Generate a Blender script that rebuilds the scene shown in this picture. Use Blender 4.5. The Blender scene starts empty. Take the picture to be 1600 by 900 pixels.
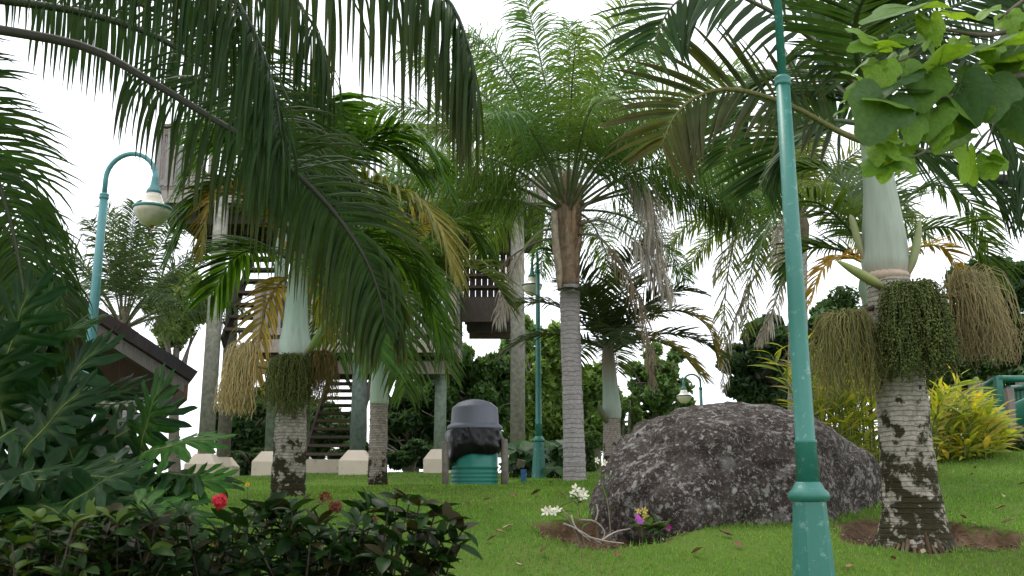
import bpy, bmesh, math, random
import numpy as np
from mathutils import Vector, Matrix, Euler, noise, Quaternion

SC = bpy.context.scene
COL = SC.collection
PI = math.pi
# ------------------------------------------------------------------ camera, sky, sun, exposure
CAMZ = 1.5
FPX = 1500.0                       # focal length in pixels of the 1600 px wide photograph
PITCH = math.atan(0.214)
cam_d = bpy.data.cameras.new("camera")
cam_d.sensor_width = 36.0
cam_d.lens = 36.0 * FPX / 1600.0
cam_d.clip_start = 0.05
cam_d.clip_end = 6000.0
cam = bpy.data.objects.new("camera", cam_d)
COL.objects.link(cam)
cam.location = (0, 0, CAMZ)
cam.rotation_euler = (PI / 2 + PITCH, 0, 0)
cam_d.dof.use_dof = True
cam_d.dof.focus_distance = 8.5
cam_d.dof.aperture_fstop = 9.0
SC.camera = cam

SUN_EL, SUN_AZ = math.radians(62), math.radians(335)     # azimuth from +Y clockwise
world = bpy.data.worlds.new("World")
SC.world = world
world.use_nodes = True
wn, wl = world.node_tree.nodes, world.node_tree.links
wn.clear()
w_out = wn.new("ShaderNodeOutputWorld")
w_bg = wn.new("ShaderNodeBackground")
w_sky = wn.new("ShaderNodeTexSky")
w_sky.sky_type = 'NISHITA'
w_sky.sun_disc = False
w_sky.sun_elevation = SUN_EL
w_sky.sun_rotation = SUN_AZ
w_mix = wn.new("ShaderNodeMix")
w_mix.data_type = 'RGBA'
w_mix.inputs[0].default_value = 0.92                     # a closed bright cloud layer over the clear sky
w_mix.inputs[7].default_value = (10.6, 10.9, 11.4, 1)
wl.new(w_sky.outputs[0], w_mix.inputs[6])
wl.new(w_mix.outputs[2], w_bg.inputs[0])
w_bg.inputs[1].default_value = 0.13
wl.new(w_bg.outputs[0], w_out.inputs[0])

sun_d = bpy.data.lights.new("sun", 'SUN')
sun_d.energy = 1.5
sun_d.angle = math.radians(14)
sun_d.color = (1.0, 0.95, 0.87)
sun = bpy.data.objects.new("sun", sun_d)
COL.objects.link(sun)
sdir = Vector((math.sin(SUN_AZ) * math.cos(SUN_EL), math.cos(SUN_AZ) * math.cos(SUN_EL), math.sin(SUN_EL)))
sun.rotation_euler = sdir.to_track_quat('Z', 'Y').to_euler()
sun.location = (0, 0, 30)

SC.view_settings.view_transform = 'Standard'
SC.view_settings.look = 'None'
SC.view_settings.exposure = 0.5
SC.view_settings.gamma = 1.0
SC.view_settings.use_curve_mapping = False
SC.cycles.use_denoising = True
SC.cycles.max_bounces = 7
SC.cycles.diffuse_bounces = 4
SC.cycles.transmission_bounces = 4
SC.cycles.transparent_max_bounces = 6
SC.render.film_transparent = False

# ------------------------------------------------------------------ helpers
CT, ST = math.cos(PITCH), math.sin(PITCH)

def P(px, py, D):
    """world point seen at photo pixel (px, py) that stands D metres ahead of the camera"""
    u = (px - 800) / FPX
    v = (450 - py) / FPX
    s = D / (CT - v * ST)
    return Vector((u * s, D, CAMZ + (ST + v * CT) * s))

def M(px, D):
    return px * D / FPX           # pixels to metres at distance D

_gy = np.array([-20, 0, 3, 5, 6.5, 9, 11, 13, 16, 20, 25, 32, 45, 100, 400, 3000.0])
_gz = np.array([-3.2, -1.5, -1.0, -.57, -.23, -.01, .09, .16, .22, .42, .40, -.1, -1.6, -7, -20, -60.0])
_sy = np.linspace(-20, 60, 1601)
_sz = np.interp(_sy, _gy, _gz)
_k = np.hanning(41); _k /= _k.sum()
_sz = np.convolve(np.pad(_sz, 20, mode='edge'), _k, mode='valid')

def sstep(a, b, x):
    t = np.clip((x - a) / (b - a), 0, 1)
    return t * t * (3 - 2 * t)

PALM_R_D = 6.5
PITS = [(0.66, 6.60, 0.56, 0.50, 0.16), (2.70, 6.55, 0.60, 0.62, 0.10)]     # soil hollows: x, y, half sizes, depth

def pit_mask(x, y):
    m = np.zeros_like(x)
    for (cx, cy, a, b, d) in PITS:
        an = np.arctan2(y - cy, x - cx)
        wob = 1 + .10 * np.sin(3 * an + cx) + .06 * np.sin(7 * an + 2)
        r = np.sqrt(((x - cx) / a) ** 2 + ((y - cy) / b) ** 2) / wob
        m = np.maximum(m, 1 - sstep(.92, 1.02, r))
    return m

def gza(x, y):
    x = np.asarray(x, float); y = np.asarray(y, float)
    z = np.where(y < 60, np.interp(y, _sy, _sz), np.interp(y, _gy, _gz))
    z = z + .075 * np.clip(x - .8, 0, 9) * sstep(6.5, 12, y) * (1 - sstep(25, 40, y))
    z = z - .13 * np.exp(-((y - 13.4) / 1.6) ** 2) * (1 - sstep(-.6, .4, x))
    z = z - .10 * sstep(3.0, 7.0, -x) * sstep(14, 20, y) * (1 - sstep(25, 40, y))
    z = z + .018 * np.sin(x * 1.7 + y * .9) * np.sin(y * 1.3 - x * .6) + .006 * np.sin(5 * x + 1) * np.sin(4.3 * y)
    for (cx, cy, a, b, d) in PITS:
        an = np.arctan2(y - cy, x - cx)
        wob = 1 + .10 * np.sin(3 * an + cx) + .06 * np.sin(7 * an + 2)
        r = np.sqrt(((x - cx) / a) ** 2 + ((y - cy) / b) ** 2) / wob
        z = z - d * (1 - sstep(.76, .98, r))
    return z + CAMZ

def gz(x, y):
    return float(gza(np.array([x]), np.array([y]))[0])

def G(px, D):
    """ground point in the photo column px (near the horizon row) at distance D"""
    x = (px - 800) / FPX * D / 1.0226
    return Vector((x, D, gz(x, D)))

class MB:
    def __init__(s):
        s.v, s.f, s.c = [], [], []
    def add(s, vs, fs, col=None):
        o = len(s.v)
        s.v.extend(vs)
        s.f.extend([tuple(i + o for i in f) for f in fs])
        c = col or (.5, .5, .5)
        s.c.extend([c] * len(vs))
        return s
    def box(s, c, size, rot=None, col=None):
        hx, hy, hz = size[0] / 2, size[1] / 2, size[2] / 2
        vs = [Vector((x * hx, y * hy, z * hz)) for x in (-1, 1) for y in (-1, 1) for z in (-1, 1)]
        if rot is not None:
            vs = [rot @ v for v in vs]
        c = Vector(c)
        vs = [v + c for v in vs]
        return s.add(vs, [(0, 1, 3, 2), (4, 6, 7, 5), (0, 4, 5, 1), (2, 3, 7, 6), (0, 2, 6, 4), (1, 5, 7, 3)], col)
    def beam(s, p, q, w, h, col=None, up=None):
        p, q = Vector(p), Vector(q)
        d = (q - p).normalized()
        up = Vector(up) if up else Vector((0, 0, 1))
        if abs(d.dot(up)) > .98:
            up = Vector((0, 1, 0))
        sd = d.cross(up).normalized()
        u = sd.cross(d).normalized()
        rot = Matrix((sd, d, u)).transposed()
        return s.box((p + q) / 2, (w, (q - p).length, h), rot, col)
    def tube(s, pts, radii, n=8, cap=True, col=None, closed=False):
        pts = [Vector(p) for p in pts]
        m = len(pts)
        if not hasattr(radii, '__len__'):
            radii = [radii] * m
        ref = None
        vs = []
        for i, p in enumerate(pts):
            t = (pts[min(i + 1, m - 1)] - pts[max(i - 1, 0)])
            t = t.normalized() if t.length > 1e-9 else Vector((0, 0, 1))
            if ref is None:
                ref = Vector((1, 0, 0)) if abs(t.x) < .9 else Vector((0, 1, 0))
            a = (ref - t * ref.dot(t)).normalized()
            ref = a
            b = t.cross(a)
            for k in range(n):
                an = 2 * PI * k / n
                vs.append(p + (a * math.cos(an) + b * math.sin(an)) * radii[i])
        fs = []
        for i in range(m - 1):
            for k in range(n):
                fs.append((i * n + k, i * n + (k + 1) % n, (i + 1) * n + (k + 1) % n, (i + 1) * n + k))
        if cap:
            fs.append(tuple(range(n - 1, -1, -1)))
            fs.append(tuple((m - 1) * n + k for k in range(n)))
        return s.add(vs, fs, col)
    def lathe(s, base, prof, n=24, col=None, cap=True):
        base = Vector(base)
        vs = [base + Vector((r * math.cos(2 * PI * k / n), r * math.sin(2 * PI * k / n), z)) for r, z in prof for k in range(n)]
        fs = []
        for i in range(len(prof) - 1):
            for k in range(n):
                fs.append((i * n + k, i * n + (k + 1) % n, (i + 1) * n + (k + 1) % n, (i + 1) * n + k))
        if cap:
            fs.append(tuple(range(n - 1, -1, -1)))
            fs.append(tuple((len(prof) - 1) * n + k for k in range(n)))
        return s.add(vs, fs, col)

BASES = {}

def set_cols(me, cols):
    a = me.color_attributes.new("col", 'FLOAT_COLOR', 'POINT')
    arr = np.ones((len(me.vertices), 4), np.float32)
    arr[:, :3] = np.asarray(cols, np.float32)
    a.data.foreach_set("color", arr.ravel())

def make_mesh(name, mb, base, mat, smooth):
    me = bpy.data.meshes.new(name)
    me.from_pydata([tuple(v - base) for v in mb.v], [], mb.f)
    set_cols(me, mb.c)
    if mat is not None:
        me.materials.append(mat)
    if smooth:
        me.polygons.foreach_set("use_smooth", [True] * len(me.polygons))
    me.update()
    return me

def root_of(o):
    while o.parent is not None:
        o = o.parent
    return o

def obj(name, mb, mat, parent=None, smooth=True, base=None, stuff=False):
    b = BASES[root_of(parent).name] if parent is not None else (Vector(base) if base is not None else Vector((0, 0, 0)))
    me = make_mesh(name, mb, b, mat, smooth)
    o = bpy.data.objects.new(name, me)
    COL.objects.link(o)
    if parent is not None:
        o.parent = parent
    else:
        o.location = b
        BASES[o.name] = b.copy()
    if stuff:
        o["kind"] = "stuff"
    return o

def tag(o, label, cat, group=None):
    o["label"] = label
    o["category"] = cat
    if group:
        o["group"] = group
    return o

def thing(name, loc, label, cat, group=None):
    o = bpy.data.objects.new(name, None)
    COL.objects.link(o)
    o.empty_display_size = .1
    o.location = loc
    BASES[o.name] = Vector(loc)
    return tag(o, label, cat, group)

def inst(name, me, parent, mw):
    """an object that shares mesh data, placed by its world matrix"""
    o = bpy.data.objects.new(name, me)
    COL.objects.link(o)
    if parent is not None:
        o.parent = parent
        mw = Matrix.Translation(-BASES[root_of(parent).name]) @ mw
    o.matrix_basis = mw
    return o

def catmull(pts, n):
    pts = [Vector(p) for p in pts]
    ex = [pts[0] * 2 - pts[1]] + pts + [pts[-1] * 2 - pts[-2]]
    out = []
    m = len(pts) - 1
    for i in range(n + 1):
        t = i / n * m
        k = min(int(t), m - 1)
        f = t - k
        p0, p1, p2, p3 = ex[k], ex[k + 1], ex[k + 2], ex[k + 3]
        out.append(.5 * ((2 * p1) + (p2 - p0) * f + (2 * p0 - 5 * p1 + 4 * p2 - p3) * f * f + (3 * p1 - p0 - 3 * p2 + p3) * f ** 3))
    return out

def vary(c, rng, a=.2):
    k = 1 + rng.uniform(-a, a)
    h = rng.uniform(-a, a) * .5
    return (c[0] * k * (1 + h), c[1] * k, c[2] * k * (1 - h))

def lerp(a, b, t):
    return tuple(x + (y - x) * t for x, y in zip(a, b))

# ------------------------------------------------------------------ materials
def nmat(name):
    m = bpy.data.materials.new(name)
    m.use_nodes = True
    n, l = m.node_tree.nodes, m.node_tree.links
    p = n["Principled BSDF"]
    return m, n, l, p

def mixc(n, l, fac, a, b):
    mx = n.new("ShaderNodeMix"); mx.data_type = 'RGBA'
    for s, v in ((0, fac), (6, a), (7, b)):
        if hasattr(v, 'is_linked') or hasattr(v, 'links'):
            l.new(v, mx.inputs[s])
        elif s == 0:
            mx.inputs[0].default_value = v
        else:
            mx.inputs[s].default_value = (*v, 1)
    return mx.outputs[2]

def ramp(n, l, src, stops):
    r = n.new("ShaderNodeValToRGB")
    e = r.color_ramp.elements
    while len(e) < len(stops):
        e.new(.5)
    for k, (p, c) in enumerate(stops):
        e[k].position = p
        e[k].color = (*c, 1) if len(c) == 3 else c
    l.new(src, r.inputs[0])
    return r.outputs[0]

def tnoise(n, l, scale, detail=5, rough=.6, vec=None, kind='Object', sc=None):
    tc = n.new("ShaderNodeTexCoord")
    src = tc.outputs[kind] if vec is None else vec
    if sc is not None:
        mp = n.new("ShaderNodeMapping"); mp.inputs[3].default_value = sc
        l.new(src, mp.inputs[0]); src = mp.outputs[0]
    t = n.new("ShaderNodeTexNoise")
    t.inputs["Scale"].default_value = scale
    t.inputs["Detail"].default_value = detail
    t.inputs["Roughness"].default_value = rough
    l.new(src, t.inputs["Vector"])
    return t.outputs["Fac"]

def bump(n, l, p, src, st, dist):
    b = n.new("ShaderNodeBump")
    b.inputs["Strength"].default_value = st
    b.inputs["Distance"].default_value = dist
    l.new(src, b.inputs["Height"])
    l.new(b.outputs[0], p.inputs["Normal"])

def leafmat(name, trans=.35, rough=.42, spec=.4, tmul=(1.5, 1.35, .6), nscale=9.0):
    m, n, l, p = nmat(name)
    at = n.new("ShaderNodeAttribute"); at.attribute_name = "col"
    f = tnoise(n, l, nscale, 3)
    v = n.new("ShaderNodeMapRange"); l.new(f, v.inputs[0])
    v.inputs[1].default_value = .3; v.inputs[2].default_value = .7
    v.inputs[3].default_value = .78; v.inputs[4].default_value = 1.22
    mu = n.new("ShaderNodeVectorMath"); mu.operation = 'SCALE'
    l.new(at.outputs["Color"], mu.inputs[0]); l.new(v.outputs[0], mu.inputs["Scale"])
    l.new(mu.outputs[0], p.inputs["Base Color"])
    p.inputs["Roughness"].default_value = rough
    p.inputs["Specular IOR Level"].default_value = spec
    tm = n.new("ShaderNodeVectorMath"); tm.operation = 'MULTIPLY'
    l.new(mu.outputs[0], tm.inputs[0]); tm.inputs[1].default_value = tmul
    tr = n.new("ShaderNodeBsdfTranslucent"); l.new(tm.outputs[0], tr.inputs[0])
    mx = n.new("ShaderNodeMixShader"); mx.inputs[0].default_value = trans
    l.new(p.outputs[0], mx.inputs[1]); l.new(tr.outputs[0], mx.inputs[2])
    l.new(mx.outputs[0], n["Material Output"].inputs[0])
    return m

def colmat(name, rough=.8, nscale=20, amt=.25, spec=.3, bst=.0, stretch=None):
    """vertex-coloured matter with grain"""
    m, n, l, p = nmat(name)
    at = n.new("ShaderNodeAttribute"); at.attribute_name = "col"
    f = tnoise(n, l, nscale, 6, sc=stretch)
    v = n.new("ShaderNodeMapRange"); l.new(f, v.inputs[0])
    v.inputs[1].default_value = .3; v.inputs[2].default_value = .7
    v.inputs[3].default_value = 1 - amt; v.inputs[4].default_value = 1 + amt
    mu = n.new("ShaderNodeVectorMath"); mu.operation = 'SCALE'
    l.new(at.outputs["Color"], mu.inputs[0]); l.new(v.outputs[0], mu.inputs["Scale"])
    l.new(mu.outputs[0], p.inputs["Base Color"])
    p.inputs["Roughness"].default_value = rough
    p.inputs["Specular IOR Level"].default_value = spec
    if bst:
        bump(n, l, p, f, bst, .02)
    return m

def paint(name, c, wear, wear_lo=.58, rough=.4, wscale=16):
    m, n, l, p = nmat(name)
    f = tnoise(n, l, wscale, 8, .7)
    f2 = tnoise(n, l, 2.5, 4)
    base = mixc(n, l, f2, tuple(x * .82 for x in c), tuple(min(1, x * 1.15) for x in c))
    msk = ramp(n, l, f, [(wear_lo, (0, 0, 0)), (wear_lo + .08, (1, 1, 1))])
    l.new(mixc(n, l, msk, base, wear), p.inputs["Base Color"])
    p.inputs["Roughness"].default_value = rough
    bump(n, l, p, f, .08, .01)
    return m

def trunkmat(name, light, dark, moss_h, ring=26.0, rscale=1.0):
    """palm bark: ring scars, pale lichen patches and moss that thickens towards the foot"""
    m, n, l, p = nmat(name)
    tc = n.new("ShaderNodeTexCoord")
    sep = n.new("ShaderNodeSeparateXYZ"); l.new(tc.outputs["Object"], sep.inputs[0])
    f1 = tnoise(n, l, 7, 6, .65)
    f2 = tnoise(n, l, 24, 5, .7)
    f3 = tnoise(n, l, 60, 3, .6, sc=(1, 1, .25))
    base = mixc(n, l, ramp(n, l, f2, [(.35, (0, 0, 0)), (.65, (1, 1, 1))]), dark, light)
    # ring scars
    wv = n.new("ShaderNodeTexWave"); wv.wave_type = 'BANDS'; wv.bands_direction = 'Z'
    wv.inputs["Scale"].default_value = ring / 6.28
    wv.inputs["Distortion"].default_value = 3.6
    wv.inputs["Detail"].default_value = 2
    wv.inputs["Detail Scale"].default_value = 1.5
    l.new(tc.outputs["Object"], wv.inputs[0])
    rg = ramp(n, l, wv.outputs["Fac"], [(.03, (1, 1, 1)), (.22, (0, 0, 0))])
    rmul = n.new("ShaderNodeMath"); rmul.operation = 'MULTIPLY'; l.new(rg, rmul.inputs[0]); rmul.inputs[1].default_value = .6 * rscale
    base = mixc(n, l, rmul.outputs[0], base, tuple(x * .5 for x in dark))
    # moss
    hm = n.new("ShaderNodeMapRange"); l.new(sep.outputs[2], hm.inputs[0])
    hm.inputs[1].default_value = moss_h * 1.6; hm.inputs[2].default_value = 0
    hm.inputs[3].default_value = -.11; hm.inputs[4].default_value = .17
    ad = n.new("ShaderNodeMath"); l.new(f1, ad.inputs[0]); l.new(hm.outputs[0], ad.inputs[1])
    mk = ramp(n, l, ad.outputs[0], [(.545, (0, 0, 0)), (.60, (1, 1, 1))])
    moss = mixc(n, l, f2, (.014, .011, .006), (.045, .040, .016))
    base = mixc(n, l, mk, base, moss)
    # pale lichen patches over moss and bark
    f5 = tnoise(n, l, 11, 4, .55, sc=(1, 1, 1.4))
    lm = ramp(n, l, f5, [(.62, (0, 0, 0)), (.66, (.85, .85, .85))])
    l3 = n.new("ShaderNodeMath"); l3.operation = 'MULTIPLY'; l.new(lm, l3.inputs[0]); l.new(mk, l3.inputs[1])
    base = mixc(n, l, l3.outputs[0], base, (.27, .27, .20))
    l.new(base, p.inputs["Base Color"])
    p.inputs["Roughness"].default_value = .9
    p.inputs["Specular IOR Level"].default_value = .2
    h = n.new("ShaderNodeMath"); h.operation = 'SUBTRACT'; l.new(f3, h.inputs[0]); l.new(rg, h.inputs[1])
    bump(n, l, p, h.outputs[0], .5, .012)
    return m

MAT = {}
MAT['frond'] = leafmat("palm leaf", .40, .5, .16)
MAT['broad'] = leafmat("broad leaf", .5, .5, .16, (1.7, 1.45, .5), 14)
MAT['gloss'] = leafmat("glossy leaf", .22, .40, .07, (1.4, 1.3, .6), 10)
MAT['tree'] = leafmat("tree leaf", .35, .5, .2, (1.4, 1.3, .6), 3)
MAT['dead'] = leafmat("dead leaf", .2, .8, .15, (1.1, 1.0, .8), 12)
MAT['grass'] = leafmat("grass blade", .3, .6, .2, (1.3, 1.25, .6), 1.3)
MAT['rachis'] = colmat("leaf stalk", .6, 30, .2)
MAT['bark'] = colmat("bark", .9, 12, .35, .2, .6)
MAT['wood'] = colmat("weathered timber", .85, 7, .3, .2, .35, (14, 14, 1.2))
MAT['fruit'] = colmat("fruit strand", .7, 50, .2, .3)
MAT['shaft'] = colmat("crown shaft", .5, 5, .12, .35, .05, (6, 6, .6))
MAT['petal'] = leafmat("petal", .35, .6, .3, (1.1, 1, 1), 20)
MAT['litter'] = leafmat("dry litter", .1, .8, .2, (1.1, 1, .8), 20)
MAT['teal'] = paint("teal lamp paint", (.026, .165, .130), (.13, .27, .24), .575, .45, 20)
MAT['teal_pale'] = paint("sun-bleached teal paint", (.085, .27, .28), (.30, .42, .42), .62, .45, 22)
MAT['green'] = paint("playground green", (.010, .135, .085), (.05, .22, .16), .66, .42)
MAT['drum'] = paint("drum green", (.010, .175, .130), (.03, .10, .08), .62, .45)
MAT['lid'] = paint("grey plastic", (.125, .135, .17), (.16, .17, .2), .66, .5)
MAT['concrete'] = paint("painted concrete", (.62, .53, .42), (.42, .37, .3), .6, .85, 6)
MAT['trunk_r'] = trunkmat("mossy palm bark", (.40, .36, .30), (.20, .175, .145), .95, 60)
MAT['trunk_l'] = trunkmat("mossy grey palm bark", (.42, .39, .33), (.2, .18, .15), .55, 66)
MAT['trunk_s'] = trunkmat("slim palm bark", (.40, .35, .31), (.22, .18, .15), .45, 70)
MAT['trunk_q'] = trunkmat("smooth grey palm bark", (.44, .40, .40), (.31, .28, .27), .01, 30, .7)

m, n, l, p = nmat("black bag plastic")
p.inputs["Base Color"].default_value = (.004, .004, .005, 1); p.inputs["Roughness"].default_value = .3; p.inputs["Specular IOR Level"].default_value = .35
MAT['bag'] = m
f = tnoise(n, l, 18, 4); bump(n, l, p, f, .25, .02)

m, n, l, p = nmat("lamp globe")
f = tnoise(n, l, 9, 5)
l.new(mixc(n, l, ramp(n, l, f, [(.4, (0, 0, 0)), (.7, (1, 1, 1))]), (.76, .71, .60), (.58, .49, .36)), p.inputs["Base Color"])
p.inputs["Roughness"].default_value = .3
p.inputs["Subsurface Weight"].default_value = .25
p.inputs["Subsurface Radius"].default_value = (.08, .07, .05)
MAT['globe'] = m

m, n, l, p = nmat("rock")
f1 = tnoise(n, l, 2.2, 8, .65); f2 = tnoise(n, l, 11, 8, .72); f3 = tnoise(n, l, 42, 6, .7); f4 = tnoise(n, l, 1.2, 3)
base = mixc(n, l, ramp(n, l, f2, [(.35, (0, 0, 0)), (.7, (1, 1, 1))]), (.022, .016, .013), (.078, .060, .050))
ad = n.new("ShaderNodeMath"); l.new(f1, ad.inputs[0]); l.new(f4, ad.inputs[1])
grey = ramp(n, l, ad.outputs[0], [(1.0, (0, 0, 0)), (1.13, (1, 1, 1))])
gm = n.new("ShaderNodeMath"); gm.operation = 'MULTIPLY'; l.new(grey, gm.inputs[0])
l.new(ramp(n, l, f2, [(.36, (0, 0, 0)), (.56, (1, 1, 1))]), gm.inputs[1])
base = mixc(n, l, gm.outputs[0], base, (.17, .155, .15))
tc = n.new("ShaderNodeTexCoord")
nv = n.new("ShaderNodeTexNoise"); nv.inputs["Scale"].default_value = 9; l.new(tc.outputs["Object"], nv.inputs["Vector"])
wv_ = n.new("ShaderNodeVectorMath"); wv_.operation = 'MULTIPLY_ADD'
l.new(nv.outputs["Color"], wv_.inputs[0]); wv_.inputs[1].default_value = (.05, .05, .05); l.new(tc.outputs["Object"], wv_.inputs[2])
for sc_, lo, hi, cc in ((5.0, .57, .63, (.17, .155, .145)), (13, .55, .60, (.27, .255, .235)), (30, .56, .61, (.33, .31, .285)), (62, .57, .63, (.27, .25, .235))):
    nz = n.new("ShaderNodeTexNoise"); nz.inputs["Scale"].default_value = sc_; nz.inputs["Detail"].default_value = 6; nz.inputs["Roughness"].default_value = .68
    l.new(wv_.outputs[0], nz.inputs["Vector"])
    m2 = n.new("ShaderNodeMath"); m2.operation = 'MULTIPLY'
    l.new(ramp(n, l, nz.outputs["Fac"], [(lo, (0, 0, 0)), (hi, (1, 1, 1))]), m2.inputs[0])
    l.new(ramp(n, l, tnoise(n, l, 1.7 + sc_ * .07, 4, .6), [(.36, (.10, .10, .10)), (.58, (.95, .95, .95))]), m2.inputs[1])
    base = mixc(n, l, m2.outputs[0], base, cc)
for sc_, lo, cc in ((7.5, .17, (.33, .33, .28)), (15, .20, (.34, .32, .29))):
    vo = n.new("ShaderNodeTexVoronoi"); vo.inputs["Scale"].default_value = sc_; l.new(wv_.outputs[0], vo.inputs["Vector"])
    sp = n.new("ShaderNodeSeparateColor"); l.new(vo.outputs["Color"], sp.inputs[0])
    m1 = n.new("ShaderNodeMath"); m1.operation = 'MULTIPLY'
    l.new(ramp(n, l, vo.outputs["Distance"], [(lo - .05, (1, 1, 1)), (lo + .02, (0, 0, 0))]), m1.inputs[0])
    l.new(ramp(n, l, sp.outputs[0], [(.62, (0, 0, 0)), (.66, (.9, .9, .9))]), m1.inputs[1])
    base = mixc(n, l, m1.outputs[0], base, cc)
l.new(base, p.inputs["Base Color"]); p.inputs["Roughness"].default_value = .93; p.inputs["Specular IOR Level"].default_value = .2
hh = n.new("ShaderNodeMath"); l.new(f2, hh.inputs[0]); l.new(f3, hh.inputs[1])
bump(n, l, p, hh.outputs[0], .8, .035)
MAT['rock'] = m

m, n, l, p = nmat("lawn")
at = n.new("ShaderNodeAttribute"); at.attribute_name = "col"
f1 = tnoise(n, l, .8, 6); f2 = tnoise(n, l, 30, 5, .7); f3 = tnoise(n, l, 5, 5)
g = mixc(n, l, f2, (.035, .065, .010), (.115, .185, .028))
g = mixc(n, l, ramp(n, l, f1, [(.52, (0, 0, 0)), (.72, (.6, .6, .6))]), g, (.10, .105, .035))
s_ = mixc(n, l, f2, (.03, .018, .010), (.12, .07, .042))
s_ = mixc(n, l, ramp(n, l, f3, [(.45, (0, 0, 0)), (.65, (1, 1, 1))]), s_, (.15, .10, .06))
sp = n.new("ShaderNodeSeparateColor"); l.new(at.outputs["Color"], sp.inputs[0])
l.new(mixc(n, l, sp.outputs[0], g, s_), p.inputs["Base Color"])
p.inputs["Roughness"].default_value = .95; p.inputs["Specular IOR Level"].default_value = .1
bump(n, l, p, f2, .6, .03)
MAT['lawn'] = m

# ------------------------------------------------------------------ ground
def ground():
    xs = np.unique(np.concatenate([np.linspace(-3000, -60, 12), np.linspace(-60, -6, 40), np.arange(-6, 7.01, .07), np.linspace(7, 60, 40), np.linspace(60, 3000, 12)]))
    ys = np.unique(np.concatenate([np.linspace(-40, 0, 20), np.arange(0, 4, .2), np.arange(4, 9, .06), np.arange(9, 26, .15), np.linspace(26, 60, 35), np.linspace(60, 3000, 24)]))
    X, Y = np.meshgrid(xs, ys)
    Z = gza(X, Y)
    V = np.stack([X, Y, Z], -1).reshape(-1, 3)
    nx, ny = len(xs), len(ys)
    i = (np.arange(ny - 1)[:, None] * nx + np.arange(nx - 1)[None, :]).ravel()
    F = np.stack([i, i + 1, i + nx + 1, i + nx], -1)
    me = bpy.data.meshes.new("lawn")
    me.from_pydata(V.tolist(), [], F.tolist())
    c = np.zeros((len(V), 3)); c[:, 0] = pit_mask(V[:, 0], V[:, 1])
    set_cols(me, c)
    me.materials.append(MAT['lawn'])
    me.polygons.foreach_set("use_smooth", [True] * len(me.polygons))
    o = bpy.data.objects.new("lawn", me)
    COL.objects.link(o)
    o["kind"] = "structure"
ground()

ROCK_C, ROCK_ROT = G(1168, 8.15), math.radians(50)
ROCK_AX = (1.84, .95, .84)

def in_rock(x, y):
    dx, dy = x - ROCK_C.x, y - ROCK_C.y
    c, s = math.cos(-ROCK_ROT), math.sin(-ROCK_ROT)
    return ((dx * c - dy * s) / ROCK_AX[0]) ** 2 + ((dx * s + dy * c) / ROCK_AX[1]) ** 2 < .80

def grass():
    r = np.random.default_rng(5)
    N = 330000
    D = np.exp(r.uniform(np.log(3.6), np.log(27), N))
    u = r.uniform(-.58, .60, N)
    x, y = u * D, D
    keep = (pit_mask(x, y) < .5 + r.uniform(-.25, .25, N)) & (~in_rock(x, y)) & ~((D > 13) & (r.uniform(0, 1, N) < .35))
    # thin worn patches in the lawn
    pn = np.sin(x * 2.3 + 1.3 * np.sin(y * 1.9)) * np.sin(y * 2.1 + x * .7)
    keep &= ~((pn > .62) & (r.uniform(0, 1, N) < .55))
    x, y, D = x[keep], y[keep], D[keep]
    n = len(x)
    z = gza(x, y) - .004
    h = r.uniform(.012, .032, n) * (1 + .25 * np.sin(x * 3) * np.sin(y * 2.2))
    dx_, dy_ = x - ROCK_C.x, y - ROCK_C.y
    c_, s_ = math.cos(-ROCK_ROT), math.sin(-ROCK_ROT)
    rr_ = ((dx_ * c_ - dy_ * s_) / ROCK_AX[0]) ** 2 + ((dx_ * s_ + dy_ * c_) / ROCK_AX[1]) ** 2
    h = h * np.where((rr_ < 1.12), r.uniform(1, 2.6, n), 1.0)
    h = h * np.where((pit_mask(x * .985 + .01, y * .99 + .06) > .05) | (pit_mask(x, y - .05) > .05), r.uniform(1, 2.0, n), 1.0)
    w = r.uniform(.0022, .0042, n) * np.clip(D / 5.5, .8, 4)
    a = r.uniform(0, 2 * PI, n)
    lean = r.uniform(0, .9, n) * h
    la = r.uniform(0, 2 * PI, n)
    b = np.stack([x, y, z], -1)
    wd = np.stack([np.cos(a) * w, np.sin(a) * w, np.zeros(n)], -1)
    tip = b + np.stack([np.cos(la) * lean, np.sin(la) * lean, h], -1)
    V = np.stack([b - wd, b + wd, tip], 1).reshape(-1, 3)
    k = r.uniform(.65, 1.35, n)[:, None]
    straw = (r.uniform(0, 1, n) < .08)[:, None]
    big = (.5 + .5 * np.sin(x * .9 + 2) * np.sin(y * .8 + x * .3))[:, None]
    c = np.array([.115, .265, .030]) * (1 - big) + np.array([.160, .290, .040]) * big
    c = np.where(straw, np.array([.22, .19, .08]), c) * k
    C = np.repeat(c, 3, 0)
    me = bpy.data.meshes.new("grass")
    me.vertices.add(3 * n); me.vertices.foreach_set("co", V.astype(np.float32).ravel())
    me.loops.add(3 * n); me.loops.foreach_set("vertex_index", np.arange(3 * n, dtype=np.int32))
    me.polygons.add(n); me.polygons.foreach_set("loop_start", np.arange(0, 3 * n, 3, dtype=np.int32))
    me.update(calc_edges=True)
    set_cols(me, C)
    me.materials.append(MAT['grass'])
    o = bpy.data.objects.new("grass", me)
    COL.objects.link(o)
    o["kind"] = "stuff"
    tag(o, "short green mown grass covering the lawn", "grass")
grass()

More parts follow.
